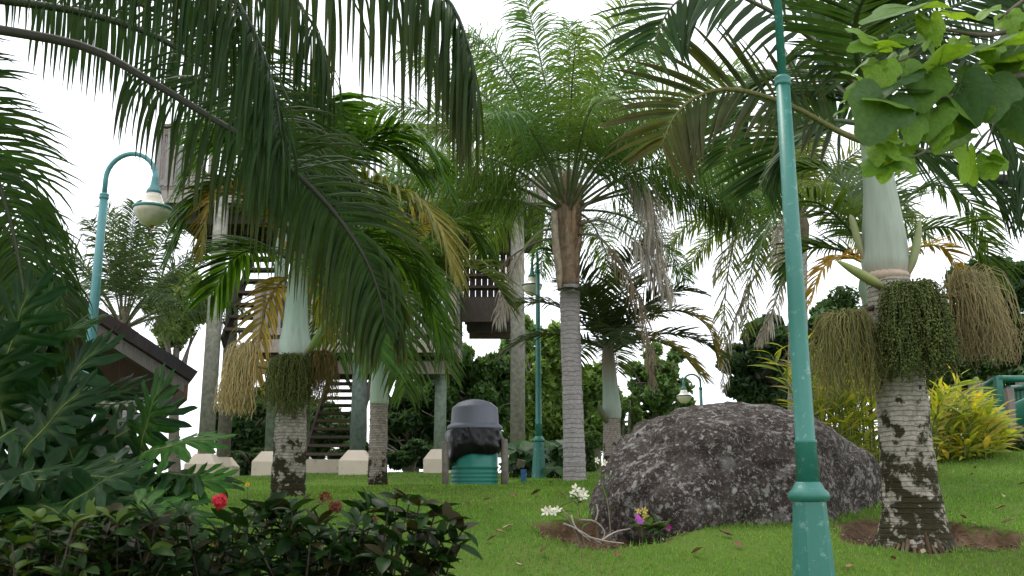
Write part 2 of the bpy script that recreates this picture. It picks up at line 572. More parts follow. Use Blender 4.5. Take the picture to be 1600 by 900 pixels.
# ------------------------------------------------------------------ palms
def leaflet(mb, p, d, T, L, w, droop, seg, col, rng, fold=True, tip=None):
    step = L / seg
    W0 = T
    vs, cs = [], []
    g = Vector((0, 0, -1))
    q = p.copy()
    tw = rng.uniform(-.5, .5)
    for k in range(seg + 1):
        t = k / seg
        W = W0 - d * W0.dot(d)
        if W.length < 1e-4:
            W = d.orthogonal()
        W.normalize()
        N = d.cross(W)
        W = W * math.cos(tw) + N * math.sin(tw)
        N = d.cross(W)
        wd = w * min(1, .35 + 3.2 * t) * (1 - t ** 2.6) * .5 + .0006
        if fold:
            vs += [q - W * wd + N * wd * .35, q - N * wd * .25, q + W * wd + N * wd * .35]
        else:
            vs += [q - W * wd, q + W * wd]
        d = (d + g * (droop * (.35 + 1.3 * t)) * (4 / seg)).normalized()
        q = q + d * step
    m = 3 if fold else 2
    fs = []
    for k in range(seg):
        for j in range(m - 1):
            a = k * m + j
            fs.append((a, a + 1, a + m + 1, a + m))
    o = len(mb.v)
    mb.v.extend(vs)
    mb.f.extend([tuple(i + o for i in f) for f in fs])
    for k in range(seg + 1):
        c = col if tip is None else lerp(col, tip, (k / seg) ** 2)
        mb.c.extend([c] * m)

def frond(parent, ctrl, n=40, L=.5, w=.03, col=(.04, .09, .02), droop=.3, fwd=(.35, 1.1), up=.25, plum=.0, r0=.015,
          start=.15, seg=4, split=False, rcol=(.06, .09, .03), seed=0, mat='frond', fold=True, tip=None, cvar=.2, lend=.35, colend=None, upref=None, hang=1.0):
    rng = random.Random(seed)
    K = 28
    S = catmull(ctrl, K)
    mb = MB()
    mb.tube(S, [r0 * (1 - .86 * (i / K)) for i in range(K + 1)], 6, col=rcol)
    fr = obj("frond", mb, MAT['rachis'], parent)
    Ts, Us = [], []
    U = None
    for i in range(K + 1):
        T = (S[min(i + 1, K)] - S[max(i - 1, 0)]).normalized()
        zz = upref if upref is not None else Vector((0, 0, 1))
        u = zz - T * zz.dot(T)
        if U is not None:
            Ub = U - T * U.dot(T)
            u = u * .25 + Ub.normalized() * .75 if u.length > .2 else Ub
        if u.length < 1e-4:
            u = T.orthogonal()
        U = u.normalized()
        Ts.append(T); Us.append(U)
    lm = MB()
    for i in range(n):
        for sd in (-1, 1):
            t = start + (1 - start) * (i + rng.uniform(.1, .9)) / n
            fk = t * K
            k = min(int(fk), K - 1)
            ff = fk - k
            p = S[k].lerp(S[k + 1], ff)
            T = Ts[k].lerp(Ts[k + 1], ff).normalized()
            Uu = Us[k].lerp(Us[k + 1], ff).normalized()
            Sd = T.cross(Uu) * sd
            tt = (t - start) / (1 - start)
            fw = fwd[0] + (fwd[1] - fwd[0]) * tt
            a = rng.gauss(0, plum) if plum else rng.uniform(-.12, .12)
            side = Sd * math.cos(a) + Uu * math.sin(a)
            d = (side + T * fw * rng.uniform(.85, 1.15) + Uu * up * rng.uniform(.5, 1.5)).normalized()
            dr = droop * hang if d.z < .1 else droop
            ln = L * (lend + (1 - lend) * math.sin(PI * min(1, .18 + .74 * tt)) ** .8) * rng.uniform(.85, 1.1)
            if tt > .93:
                ln *= .8
            c = vary(col if colend is None else lerp(col, colend, tt), rng, cvar)
            if split:
                one = MB()
                leaflet(one, p, d, T, ln, w * rng.uniform(.85, 1.15), dr * rng.uniform(.7, 1.35), seg, c, rng, fold, tip)
                obj("leaflet", one, MAT[mat], fr)
            else:
                leaflet(lm, p, d, T, ln, w * rng.uniform(.85, 1.15), dr * rng.uniform(.7, 1.35), seg, c, rng, fold, tip)
    if not split:
        obj("leaflets", lm, MAT[mat], fr, stuff=True)
    return fr

def arc(C, az, el, length, sag, K=9):
    d = Vector((math.sin(az) * math.cos(el), math.cos(az) * math.cos(el), math.sin(el)))
    p = Vector(C)
    out = [p.copy()]
    for k in range(K):
        p = p + d * (length / K)
        out.append(p.copy())
        d = (d + Vector((0, 0, -1)) * sag * (.4 + 1.2 * k / K)).normalized()
    return out

def pxs(lst):
    return [P(*a) for a in lst]

def trunk(parent, pts, radii, mat, n=20, m=60, ring=.012, nring=40, name="trunk"):
    S = catmull(pts, m)
    R = np.interp(np.linspace(0, 1, m + 1), np.linspace(0, 1, len(radii)), radii)
    m2 = m * 3
    S = catmull(pts, m2)
    R = np.interp(np.linspace(0, 1, m2 + 1), np.linspace(0, 1, len(radii)), radii)
    rr = []
    for i in range(m2 + 1):
        ph = (i / m2 * nring) % 1
        rr.append(R[i] * (1 + ring * (1.5 if ph < .22 else 0) + ring * .5 * math.sin(i * .7)))
    mb = MB()
    mb.tube(S, rr, n)
    base = BASES[root_of(parent).name]
    for i, v in enumerate(mb.v):
        c = S[i // n]
        k = 1 + .05 * noise.noise((v - base) * 5) + .03 * noise.noise((v - base) * 16)
        mb.v[i] = c + (v - c) * k
    return obj(name, mb, MAT[mat], parent)

def shaft(parent, pts, radii, cols, n=20, m=24, name="crownshaft"):
    S = catmull(pts, m)
    R = np.interp(np.linspace(0, 1, m + 1), np.linspace(0, 1, len(radii)), radii)
    mb = MB()
    mb.tube(S, list(R), n)
    mb.c = []
    for i in range(m + 1):
        t = i / m * (len(cols) - 1)
        k = min(int(t), len(cols) - 2)
        mb.c += [lerp(cols[k], cols[k + 1], t - k)] * n
    return obj(name, mb, MAT['shaft'], parent)

def spathe(parent, pts, rmax, col, rngs=0, tipcol=None, name="spathe"):
    S = catmull(pts, 14)
    mb = MB()
    mb.tube(S, [max(.0015, rmax * (math.sin(PI * min(1, .12 + .88 * (i / 14))) ** .7)) for i in range(15)], 10)
    mb.c = []
    for i in range(15):
        mb.c += [lerp(tipcol or col, col, min(1, i / 5))] * 10
    return obj(name, mb, MAT['shaft'], parent)

def bunch(parent, o, out, n, R, H, col, seed, bead=0.0, stalk=None, stalkcol=(.08, .075, .03), rise=.06, thin=.0035, cvar=.25, tipcol=None, rin=.1):
    """fruit stalk: many hanging strands from one point"""
    rng = random.Random(seed)
    mb = MB()
    if stalk:
        sk = MB(); sk.tube(catmull(stalk, 8), [.022 - .006 * i / 8 for i in range(9)], 8, col=stalkcol)
    o = Vector(o); out = Vector(out)
    for i in range(n):
        an = rng.uniform(0, 2 * PI)
        rr = R * math.sqrt(rng.uniform(rin, 1))
        h = Vector((math.cos(an) * rr, math.sin(an) * rr, 0)) + out * rng.uniform(.3, 1.0)
        hh = H * (rng.uniform(.62, 1.05) if rng.random() < .8 else rng.uniform(.35, 1.18))
        rs = rise * rng.uniform(.1, 1.25)
        c = vary(col, rng, cvar)
        pts = []
        for k in range(10):
            s = k / 9
            e = 1 - math.exp(-4.6 * s)
            pts.append(o + h * e + Vector((0, 0, rs * math.sin(PI * min(1, s * 1.8)) - hh * s ** 1.35)) + Vector((rng.gauss(0, .005), rng.gauss(0, .005), 0)) * (1 + 2.5 * s))
        mb.tube(pts, [thin * (1 - .5 * k / 9) for k in range(10)], 3, cap=False, col=c)
        if tipcol:
            for k in range(10):
                for q in range(3):
                    mb.c[-30 + k * 3 + q] = lerp(c, tipcol, k / 9)
        if bead:
            for k in range(2, 10):
                for q in range(4):
                    b = pts[k - 1].lerp(pts[k], rng.random()) + Vector((rng.gauss(0, 1), rng.gauss(0, 1), rng.gauss(0, 1))) * bead * .9
                    r = bead * rng.uniform(.6, 1.1)
                    bc = vary(c, rng, .3)
                    mb.add([b + Vector(v) * r for v in ((1, 0, 0), (-1, 0, 0), (0, 1, 0), (0, -1, 0), (0, 0, 1), (0, 0, -1))],
                           [(0, 2, 4), (2, 1, 4), (1, 3, 4), (3, 0, 4), (2, 0, 5), (1, 2, 5), (3, 1, 5), (0, 3, 5)], bc)
    fb = obj("fruit_bunch", mb, MAT['fruit'], parent)
    if stalk:
        obj("fruit_stalk", sk, MAT['rachis'], fb)
    return fb

DARK = (.028, .062, .018)
MID = (.040, .088, .020)
LITE = (.075, .150, .028)
YEL = (.33, .21, .035)
ORG = (.42, .22, .035)
BRN = (.26, .20, .14)
GRY = (.46, .41, .35)
SH0, SH1, SH2 = (.44, .52, .42), (.38, .50, .40), (.20, .27, .13)

# ---- the mossy palm on the right of the lawn
def palm_right():
    D = PALM_R_D
    b = P(1428, 842, D)
    t = thing("palm_tree", (b.x, D, gz(b.x, D)), "thick mossy palm with three hanging fruit bunches, standing in a ring of bare soil", "palm tree", "palms in the garden")
    foot = Vector((b.x, D, gz(b.x, D) - .1))
    trunk(t, [foot, P(1427, 812, D), P(1423, 765, D), P(1415, 690, D), P(1404, 570, D), P(1392, 470, D), P(1387, 428, D)],
          [.29, .205, .180, .168, .160, .150, .142], 'trunk_r', 28, 80, .009, 30)
    # fibrous roots at the foot
    for k in range(54):
        rng = random.Random(k)
        a = k / 54 * 2 * PI + rng.uniform(-.05, .05)
        mb = MB()
        q = Vector((b.x, D, gz(b.x, D)))
        h, e = rng.uniform(.05, .16), rng.uniform(.29, .37)
        mb.tube(catmull([q + Vector((math.cos(a) * .185, math.sin(a) * .185, h)), q + Vector((math.cos(a) * .245, math.sin(a) * .245, h * .3)),
                         q + Vector((math.cos(a) * e, math.sin(a) * e, -.03))], 5), [.017, .017, .016, .014, .012, .008], 5, col=vary((.075, .055, .038), rng, .4))
        obj("root", mb, MAT['bark'], t)
    shaft(t, [P(1386, 436, D), P(1384, 412, D), P(1381, 370, D), P(1375, 300, D), P(1368, 240, D), P(1362, 170, D)],
          [.142, .162, .148, .112, .096, .085], [(.34, .27, .21), (.29, .32, .26), (.27, .31, .25), (.28, .33, .26), (.26, .34, .22), SH2])
    mb = MB(); mb.tube([P(1387, 440, D), P(1386, 434, D), P(1386, 428, D)], [.141, .155, .150], 24, col=(.45, .34, .26))
    obj("leaf_scar", mb, MAT['shaft'], t)
    O = (1363, 190)
    TV = Vector((0, -1, .35))
    kw = dict(L=.66, w=.040, droop=.09, up=.12, fwd=(.45, 1.1), r0=.026, seg=5)
    frond(t, pxs([(1360, 225, 6.5), (1310, 205, 6.35), (1235, 165, 6.15), (1150, 140, 6.0), (1095, 148, 5.95), (1055, 180, 5.9), (1032, 230, 5.9)]), n=33, col=(.028, .058, .018), tip=(.07, .06, .025), colend=(.075, .085, .022), upref=TV, split=True, seed=3, rcol=(.16, .15, .05), **kw)
    frond(t, pxs([(1362, 180, 6.5), (1322, 115, 6.3), (1255, 50, 6.1), (1180, 5, 5.95), (1110, -20, 5.8), (1050, 10, 5.75), (1020, 70, 5.7)]), n=34, col=DARK, upref=TV, split=True, seed=4, rcol=(.10, .10, .05), **kw)
    frond(t, pxs([(1364, 170, 6.5), (1372, 90, 6.7), (1400, 0, 7.0), (1450, -60, 7.4)]), n=48, col=DARK, seed=5, **kw)
    frond(t, pxs([(1368, 185, 6.5), (1430, 130, 6.7), (1510, 140, 6.9), (1580, 220, 7.1), (1625, 330, 7.2)]), n=50, col=DARK, seed=6, upref=TV, **kw)
    frond(t, pxs([(1368, 205, 6.5), (1440, 235, 6.8), (1520, 255, 7.1), (1585, 320, 7.3)]), n=40, col=DARK, seed=7, upref=TV, **kw)
    frond(t, pxs([(1360, 185, 6.5), (1300, 130, 7.0), (1230, 110, 7.4), (1165, 160, 7.7), (1130, 250, 7.8)]), n=50, col=MID, seed=8, upref=TV, **kw)
    frond(t, pxs([(1366, 170, 6.5), (1420, 70, 6.6), (1490, 10, 6.7), (1590, -10, 6.7), (1680, 60, 6.7)]), n=50, col=DARK, seed=9, upref=TV, **kw)
    frond(t, pxs([(1362, 170, 6.5), (1330, 60, 6.9), (1270, -30, 7.3), (1180, -70, 7.6)]), n=50, col=DARK, seed=10, upref=TV, **kw)
    frond(t, pxs([(1364, 180, 6.5), (1340, 90, 6.0), (1340, 20, 5.6), (1380, -40, 5.2), (1430, -60, 4.9)]), n=48, col=DARK, seed=11, **kw)
    frond(t, pxs([(1364, 195, 6.5), (1290, 190, 6.8), (1225, 215, 7.0), (1190, 290, 7.1)]), n=40, col=MID, seed=12, upref=TV, **kw)
    frond(t, pxs([(1364, 165, 6.5), (1345, 60, 7.2), (1310, -20, 7.8), (1260, -60, 8.2)]), n=48, col=DARK, seed=13, upref=TV, **kw)
    frond(t, pxs([(1362, 185, 6.5), (1320, 150, 7.2), (1280, 140, 7.8), (1230, 170, 8.3)]), n=44, col=DARK, seed=14, upref=TV, **kw)
    frond(t, pxs([(1366, 170, 6.5), (1450, 90, 7.2), (1540, 70, 7.8), (1640, 120, 8.2)]), n=48, col=DARK, seed=15, upref=TV, **kw)
    # fruit
    bunch(t, P(1412, 452, 6.30), (.03, -.12, 0), 420, .235, .60, (.080, .100, .022), 1, bead=.0095, rise=.07, rin=.02)
    bunch(t, P(1322, 492, 6.42), (-.02, 0, 0), 380, .25, .56, (.19, .175, .055), 2, stalk=[P(1392, 470, 6.5), P(1360, 482, 6.45), P(1318, 494, 6.42)], stalkcol=(.07, .05, .03), thin=.003, bead=.0035)
    bunch(t, P(1484, 464, 6.5), (.34, 0, 0), 360, .18, .46, (.30, .25, .11), 3, stalk=[P(1420, 452, 6.5), P(1455, 460, 6.5), P(1490, 464, 6.5)], rise=.22, thin=.003, tipcol=(.23, .175, .085), bead=.003)
    spathe(t, [P(1390, 455, 6.42), P(1365, 440, 6.36), P(1335, 423, 6.3), P(1306, 406, 6.27)], .036, (.24, .27, .09), tipcol=(.06, .04, .03))
    spathe(t, [P(1417, 432, 6.42), P(1427, 405, 6.4), P(1434, 370, 6.4), P(1438, 340, 6.4)], .030, (.22, .25, .11), tipcol=(.26, .19, .12))
    spathe(t, [P(1352, 408, 6.5), P(1342, 380, 6.5), P(1332, 345, 6.5), P(1328, 335, 6.5)], .026, (.24, .26, .12), tipcol=(.26, .19, .12))
palm_right()

# ---- the palm with three bunches on the left
def palm_left():
    D = 9.0
    b = P(450, 775, D)
    t = thing("palm_tree", (b.x, D, gz(b.x, D)), "palm with pale crownshaft and a cream flower bunch, behind the dark shrubs", "palm tree", "palms in the garden")
    trunk(t, [Vector((b.x, D, gz(b.x, D) - .1)), P(452, 720, D), P(455, 650, D), P(458, 590, D), P(461, 552, D)], [.165, .150, .140, .138, .140], 'trunk_l', 24, 60, .02, 22)
    shaft(t, [P(461, 556, D), P(461, 540, D), P(462, 505, D), P(464, 460, D), P(466, 425, D), P(468, 395, D)], [.150, .156, .118, .098, .088, .06],
          [(.50, .60, .52), (.52, .62, .54), (.47, .60, .51), (.42, .55, .46), (.22, .28, .14), (.12, .16, .06)])
    kw = dict(L=.72, w=.038, droop=.22, up=.2, fwd=(.4, 1.2), r0=.022, seg=4)
    g = (.052, .125, .016)
    frond(t, pxs([(467, 410, 9), (500, 330, 8.8), (560, 285, 8.6), (630, 300, 8.4), (680, 345, 8.3), (706, 420, 8.3)]), n=60, col=g, colend=(.30, .24, .05), tip=(.14, .16, .04), seed=21, **kw)
    frond(t, pxs([(467, 405, 9), (485, 300, 9), (530, 235, 9), (600, 225, 9), (660, 270, 9)]), n=63, col=g, seed=22, **kw)
    frond(t, pxs([(466, 410, 9), (430, 320, 8.9), (370, 285, 8.7), (310, 310, 8.6), (270, 390, 8.5)]), n=56, col=g, seed=23, **kw)
    frond(t, pxs([(467, 405, 9), (450, 300, 9.3), (420, 220, 9.6), (360, 180, 9.9), (300, 220, 10)]), n=56, col=g, seed=24, **kw)
    frond(t, pxs([(467, 400, 9), (480, 300, 9.5), (500, 220, 10), (540, 170, 10.5)]), n=52, col=g, seed=25, **kw)
    frond(t, pxs([(468, 415, 9), (520, 380, 9.3), (580, 380, 9.6), (650, 430, 9.8), (690, 520, 9.9)]), n=56, col=g, seed=26, **kw)
    frond(t, pxs([(468, 415, 9), (520, 420, 8.6), (570, 470, 8.3), (595, 560, 8.1)]), n=52, col=g, seed=27, **kw)
    frond(t, pxs([(466, 415, 9), (420, 390, 9.2), (370, 400, 9.4), (330, 460, 9.5)]), n=49, col=g, seed=28, **kw)
    frond(t, pxs([(467, 405, 9), (510, 290, 8.9), (580, 215, 8.8), (650, 215, 8.7), (700, 290, 8.7)]), n=58, col=g, seed=32, **kw)
    frond(t, pxs([(467, 405, 9), (440, 290, 8.8), (395, 215, 8.6), (335, 215, 8.5), (290, 280, 8.4)]), n=58, col=g, seed=33, **kw)
    frond(t, pxs([(467, 408, 9), (500, 350, 9.2), (560, 330, 9.4), (630, 370, 9.6), (670, 460, 9.7)]), n=58, col=g, seed=34, **kw)
    frond(t, pxs([(467, 405, 9), (465, 290, 8.6), (480, 200, 8.3), (520, 150, 8.0)]), n=54, col=g, seed=35, **kw)
    frond(t, pxs([(466, 415, 9), (420, 345, 8.8), (375, 298, 8.5), (342, 300, 8.35), (322, 340, 8.3), (314, 400, 8.3)]), n=34, col=(.55, .27, .05), colend=(.24, .24, .06), mat='frond', tip=(.12, .13, .04), seed=29, rcol=(.4, .25, .06), **{**kw, 'L': .42, 'droop': .12})
    frond(t, pxs([(464, 425, 9.1), (440, 440, 9.3), (415, 480, 9.4), (405, 540, 9.4), (402, 590, 9.4)]), n=24, col=(.30, .24, .04), colend=(.34, .26, .12), tip=(.30, .22, .12), seed=30, rcol=(.35, .22, .06), **{**kw, 'L': .46})
    frond(t, pxs([(470, 425, 9.1), (490, 440, 9.3), (505, 480, 9.4), (510, 530, 9.4)]), n=18, col=(.20, .21, .04), seed=31, rcol=(.3, .22, .06), **{**kw, 'L': .36})
    bunch(t, P(456, 556, 8.80), (0, -.1, 0), 260, .22, .54, (.11, .13, .03), 11, bead=.0075, rise=.04, rin=.02)
    bunch(t, P(500, 552, 8.92), (.06, 0, 0), 220, .15, .46, (.20, .15, .045), 12, thin=.0035, bead=.004)
    bunch(t, P(404, 572, 8.95), (-.30, 0, 0), 460, .11, .44, (.62, .49, .23), 13, stalk=[P(450, 574, 9), P(425, 576, 8.98), P(400, 571, 8.95)], rise=.24, thin=.0045, cvar=.2, stalkcol=(.3, .24, .1))
    spathe(t, [P(474, 557, 8.86), P(488, 540, 8.82), P(503, 515, 8.8), P(517, 492, 8.8)], .034, (.19, .28, .07), tipcol=(.22, .17, .12))
palm_left()

# ---- slim palm beside it
def palm_slim():
    D = 11.5
    b = P(590, 775, D)
    t = thing("palm_tree", (b.x, D, gz(b.x, D)), "slim palm with mossy foot between the shrubs and the litter drum", "palm tree", "palms in the garden")
    trunk(t, [Vector((b.x, D, gz(b.x, D) - .1)), P(590, 740, D), P(591, 690, D), P(592, 628, D)], [.125, .115, .108, .105], 'trunk_s', 20, 50, .02, 20)
    shaft(t, [P(592, 632, D), P(593, 610, D), P(594, 560, D), P(595, 515, D), P(596, 480, D)], [.112, .115, .085, .07, .05], [(.40, .48, .36), (.36, .46, .35), (.30, .42, .30), (.16, .24, .1), (.1, .14, .05)])
    kw = dict(L=.66, w=.036, droop=.2, up=.2, fwd=(.4, 1.2), r0=.02, seg=4)
    g = (.065, .130, .022)
    frond(t, pxs([(596, 500, 11.5), (640, 440, 11.4), (700, 415, 11.3), (760, 430, 11.2), (795, 475, 11.2)]), n=46, col=(.085, .125, .04), seed=41, **{**kw, 'up': .5})
    frond(t, pxs([(596, 495, 11.5), (625, 400, 11.4), (665, 345, 11.3), (695, 370, 11.2), (708, 430, 11.2)]), n=46, col=YEL, colend=(.22, .24, .06), tip=(.2, .2, .07), seed=42, rcol=(.35, .24, .06), **kw)
    frond(t, pxs([(596, 495, 11.5), (610, 400, 11.5), (640, 300, 11.6), (700, 260, 11.7)]), n=46, col=g, seed=43, **kw)
    frond(t, pxs([(596, 495, 11.5), (580, 410, 11.7), (550, 350, 11.9), (500, 340, 12)]), n=46, col=g, seed=44, **kw)
    frond(t, pxs([(596, 500, 11.5), (560, 470, 11.5), (520, 480, 11.6), (495, 540, 11.6)]), n=44, col=g, seed=45, **kw)
    frond(t, pxs([(596, 500, 11.5), (630, 480, 11.3), (670, 500, 11.1), (700, 580, 11)]), n=44, col=g, seed=46, **kw)
    frond(t, pxs([(596, 500, 11.5), (610, 440, 11.8), (640, 400, 12.1), (680, 420, 12.3)]), n=42, col=g, seed=47, **kw)
    for i, c in enumerate([[(596, 500, 11.5), (620, 430, 11.2), (655, 400, 10.9), (685, 450, 10.7), (690, 540, 10.7)], [(596, 500, 11.5), (580, 440, 11.0), (555, 420, 10.7), (535, 470, 10.5), (530, 560, 10.5)],
                           [(596, 500, 11.5), (612, 450, 10.9), (625, 450, 10.5), (632, 520, 10.2), (634, 610, 10.2)], [(596, 500, 11.5), (570, 420, 11.6), (530, 380, 11.7), (490, 400, 11.7)], [(596, 495, 11.5), (650, 390, 11.8), (720, 350, 12), (770, 400, 12.1)]]):
        frond(t, pxs(c), n=50, col=g, seed=470 + i, hang=1.8, **kw)
palm_slim()

# ---- the tall feathery palm in the middle
def palm_queen():
    D = 13.5
    b = P(898, 748, D)
    t = thing("palm_tree", (b.x, D, gz(b.x, D)), "tall grey-trunked feathery palm with dead brown fronds hanging, beside the boulder", "palm tree", "palms in the garden")
    trunk(t, [Vector((b.x, D, gz(b.x, D) - .1)), P(897, 700, D), P(894, 600, D), P(891, 500, D), P(890, 440, D)], [.165, .148, .140, .142, .140], 'trunk_q', 24, 60, .02, 24)
    # persistent leaf bases under the crown
    mb = MB()
    mb.tube(catmull([P(890, 446, D), P(889, 425, D), P(888, 390, D), P(887, 350, D), P(886, 310, D), P(886, 270, D)], 20), list(np.interp(np.linspace(0, 1, 21), [0, .15, .4, .65, .85, 1], [.142, .155, .165, .165, .12, .06])), 14, col=(.26, .18, .12))
    obj("leaf_base_cone", mb, MAT['bark'], t)
    rng = random.Random(8)
    for k in range(18):
        a = k * 2.4
        z0 = 435 - 6.5 * k
        c = P(889, z0, D)
        o = Vector((math.sin(a), math.cos(a), 0))
        m2 = MB()
        m2.tube([c + o * .11 - Vector((0, 0, .08)), c + o * .14 + Vector((0, 0, .12)), c + o * .17 + Vector((0, 0, .34)), c + o * .24 + Vector((0, 0, .5))], [.045, .05, .036, .014], 7, col=vary((.27, .20, .14), rng, .3))
        obj("leaf_base", m2, MAT['bark'], t)
    mb = MB()
    mb.tube(catmull([P(874, 455, 13.3), P(873, 420, 13.25), P(868, 380, 13.2), P(866, 330, 13.2)], 12), [.02, .03, .045, .05, .052, .055, .055, .055, .053, .05, .05, .048, .045], 9, col=(.36, .29, .22))
    obj("dry_spathe", mb, MAT['bark'], t)
    C = P(886, 318, D)
    rng = random.Random(77)
    g1, g2 = (.120, .205, .050), (.085, .170, .052)
    kw = dict(w=.021, fold=False, plum=.85, seg=4, r0=.026, fwd=(.35, .95), up=.05)
    specs = [(.4, math.radians(88), 3.0, .02)]
    for k in range(6):
        specs.append((k * 2 * PI / 6 + .5, math.radians(rng.uniform(66, 76)), rng.uniform(2.9, 3.3), .10))
    for k in range(12):
        specs.append((k * 2 * PI / 12, math.radians(rng.uniform(46, 62)), rng.uniform(2.9, 3.4), .14))
    for k in range(14):
        specs.append((k * 2 * PI / 14 + .35, math.radians(rng.uniform(12, 38)), rng.uniform(2.6, 3.2), .17))
    for i, (az, el, ln, sag) in enumerate(specs):
        c0 = C + Vector((math.sin(az), math.cos(az), 0)) * .08 + Vector((0, 0, -.1 if el < .7 else 0))
        frond(t, arc(c0, az, el, ln, sag), n=135, L=.62, droop=.42, col=g1 if i % 2 else g2, seed=100 + i, start=.26, rcol=(.12, .15, .06), **kw)
    # the frond that reaches left, low, and the ones to the right over the lawn
    frond(t, pxs([(880, 325, 13.5), (840, 270, 13.4), (780, 215, 13.3), (700, 200, 13.2), (640, 225, 13.1), (600, 290, 13)]), n=150, L=.62, droop=.26, col=(.11, .19, .04), seed=141, start=.25, rcol=(.12, .15, .06), **kw)
    frond(t, pxs([(876, 345, 13.5), (830, 320, 13.3), (770, 312, 13.1), (710, 335, 13.0), (680, 380, 12.9)]), n=150, L=.62, droop=.3, col=(.115, .20, .036), seed=142, start=.3, rcol=(.12, .15, .06), **kw)
    frond(t, pxs([(892, 320, 13.5), (930, 250, 13.4), (1000, 200, 13.3), (1080, 210, 13.2), (1150, 280, 13.1), (1180, 370, 13.1)]), n=150, L=.62, droop=.26, col=(.085, .155, .04), seed=143, start=.25, rcol=(.12, .15, .06), **kw)
    frond(t, pxs([(893, 325, 13.5), (950, 275, 13.6), (1030, 265, 13.7), (1110, 300, 13.8), (1150, 350, 13.8)]), n=150, L=.62, droop=.3, col=(.07, .125, .03), seed=144, start=.45, rcol=(.12, .15, .06), **kw)
    # dead fronds
    kd = dict(w=.016, fold=False, plum=.7, seg=4, r0=.024, fwd=(.7, 1.2), up=0, mat='dead', rcol=(.20, .17, .12))
    frond(t, pxs([(900, 335, 13.4), (935, 305, 13.3), (975, 280, 13.2), (1010, 300, 13.1), (1025, 360, 13.1), (1030, 430, 13.1)]), n=130, L=.80, droop=.9, col=GRY, seed=151, start=.35, **kd)
    frond(t, pxs([(905, 350, 13.4), (940, 345, 13.2), (985, 370, 13.1), (1020, 410, 13.0), (1050, 460, 13.0)]), n=80, L=.5, droop=.9, col=GRY, seed=152, start=.5, **kd)
    frond(t, pxs([(905, 365, 13.4), (935, 370, 13.2), (965, 405, 13.1), (995, 460, 13.0), (1015, 540, 13.0), (1022, 600, 13.0)]), n=100, L=.4, droop=.9, col=BRN, seed=153, start=.3, **kd)
    frond(t, pxs([(872, 358, 13.4), (845, 362, 13.2), (815, 395, 13.0), (795, 440, 13.0), (778, 500, 13.0)]), n=60, L=.42, droop=.8, col=GRY, seed=154, start=.5, **kd)
    frond(t, pxs([(872, 372, 13.4), (840, 378, 13.6), (800, 400, 13.7), (770, 430, 13.7)]), n=14, L=.22, droop=.8, col=BRN, seed=155, start=.6, **kd)
    # withered small stalk with fruit strands
palm_queen()

# ---- small dark palm behind the boulder
def palm_small(D=14.5):
    b = P(957, 760, D)
    t = thing("palm_tree", (b.x, D, gz(b.x, D)), "low dark palm with bulging crownshaft directly behind the boulder's left end", "palm tree", "palms in the garden")
    trunk(t, [Vector((b.x, D, gz(b.x, D) - .1)), P(957, 720, D), P(956, 680, D), P(956, 652, D)], [.15, .14, .13, .125], 'trunk_s', 18, 40, .02, 14)
    shaft(t, [P(956, 655, D), P(956, 640, D), P(954, 610, D), P(951, 570, D), P(950, 540, D)], [.13, .145, .12, .105, .085], [(.30, .33, .27), (.30, .36, .30), (.28, .34, .28), (.18, .16, .10), (.12, .10, .06)])
    spathe(t, [P(948, 660, 14.4), P(940, 645, 14.35), P(935, 630, 14.3)], .05, (.10, .11, .05))
    kw = dict(L=.58, w=.036, droop=.16, up=.3, fwd=(.4, 1.2), r0=.022, seg=4)
    C = P(950, 548, D)
    rng = random.Random(5)
    for k in range(13):
        az = k * 2 * PI / 13 + .2
        el = math.radians([25, 52, 70][k % 3])
        frond(t, arc(C, az, el, rng.uniform(1.5, 1.9), .19), n=42, col=(.045, .07, .028), seed=200 + k, **kw)
    frond(t, pxs([(955, 548, 14.5), (1000, 500, 14.4), (1060, 485, 14.3), (1105, 510, 14.2), (1120, 560, 14.2)]), n=42, col=(.10, .10, .035), colend=(.2, .17, .05), seed=215, **kw)
    frond(t, pxs([(955, 552, 14.5), (1000, 530, 14.2), (1055, 545, 14.0), (1100, 590, 14.0)]), n=38, col=(.17, .15, .04), seed=216, **kw)
palm_small()

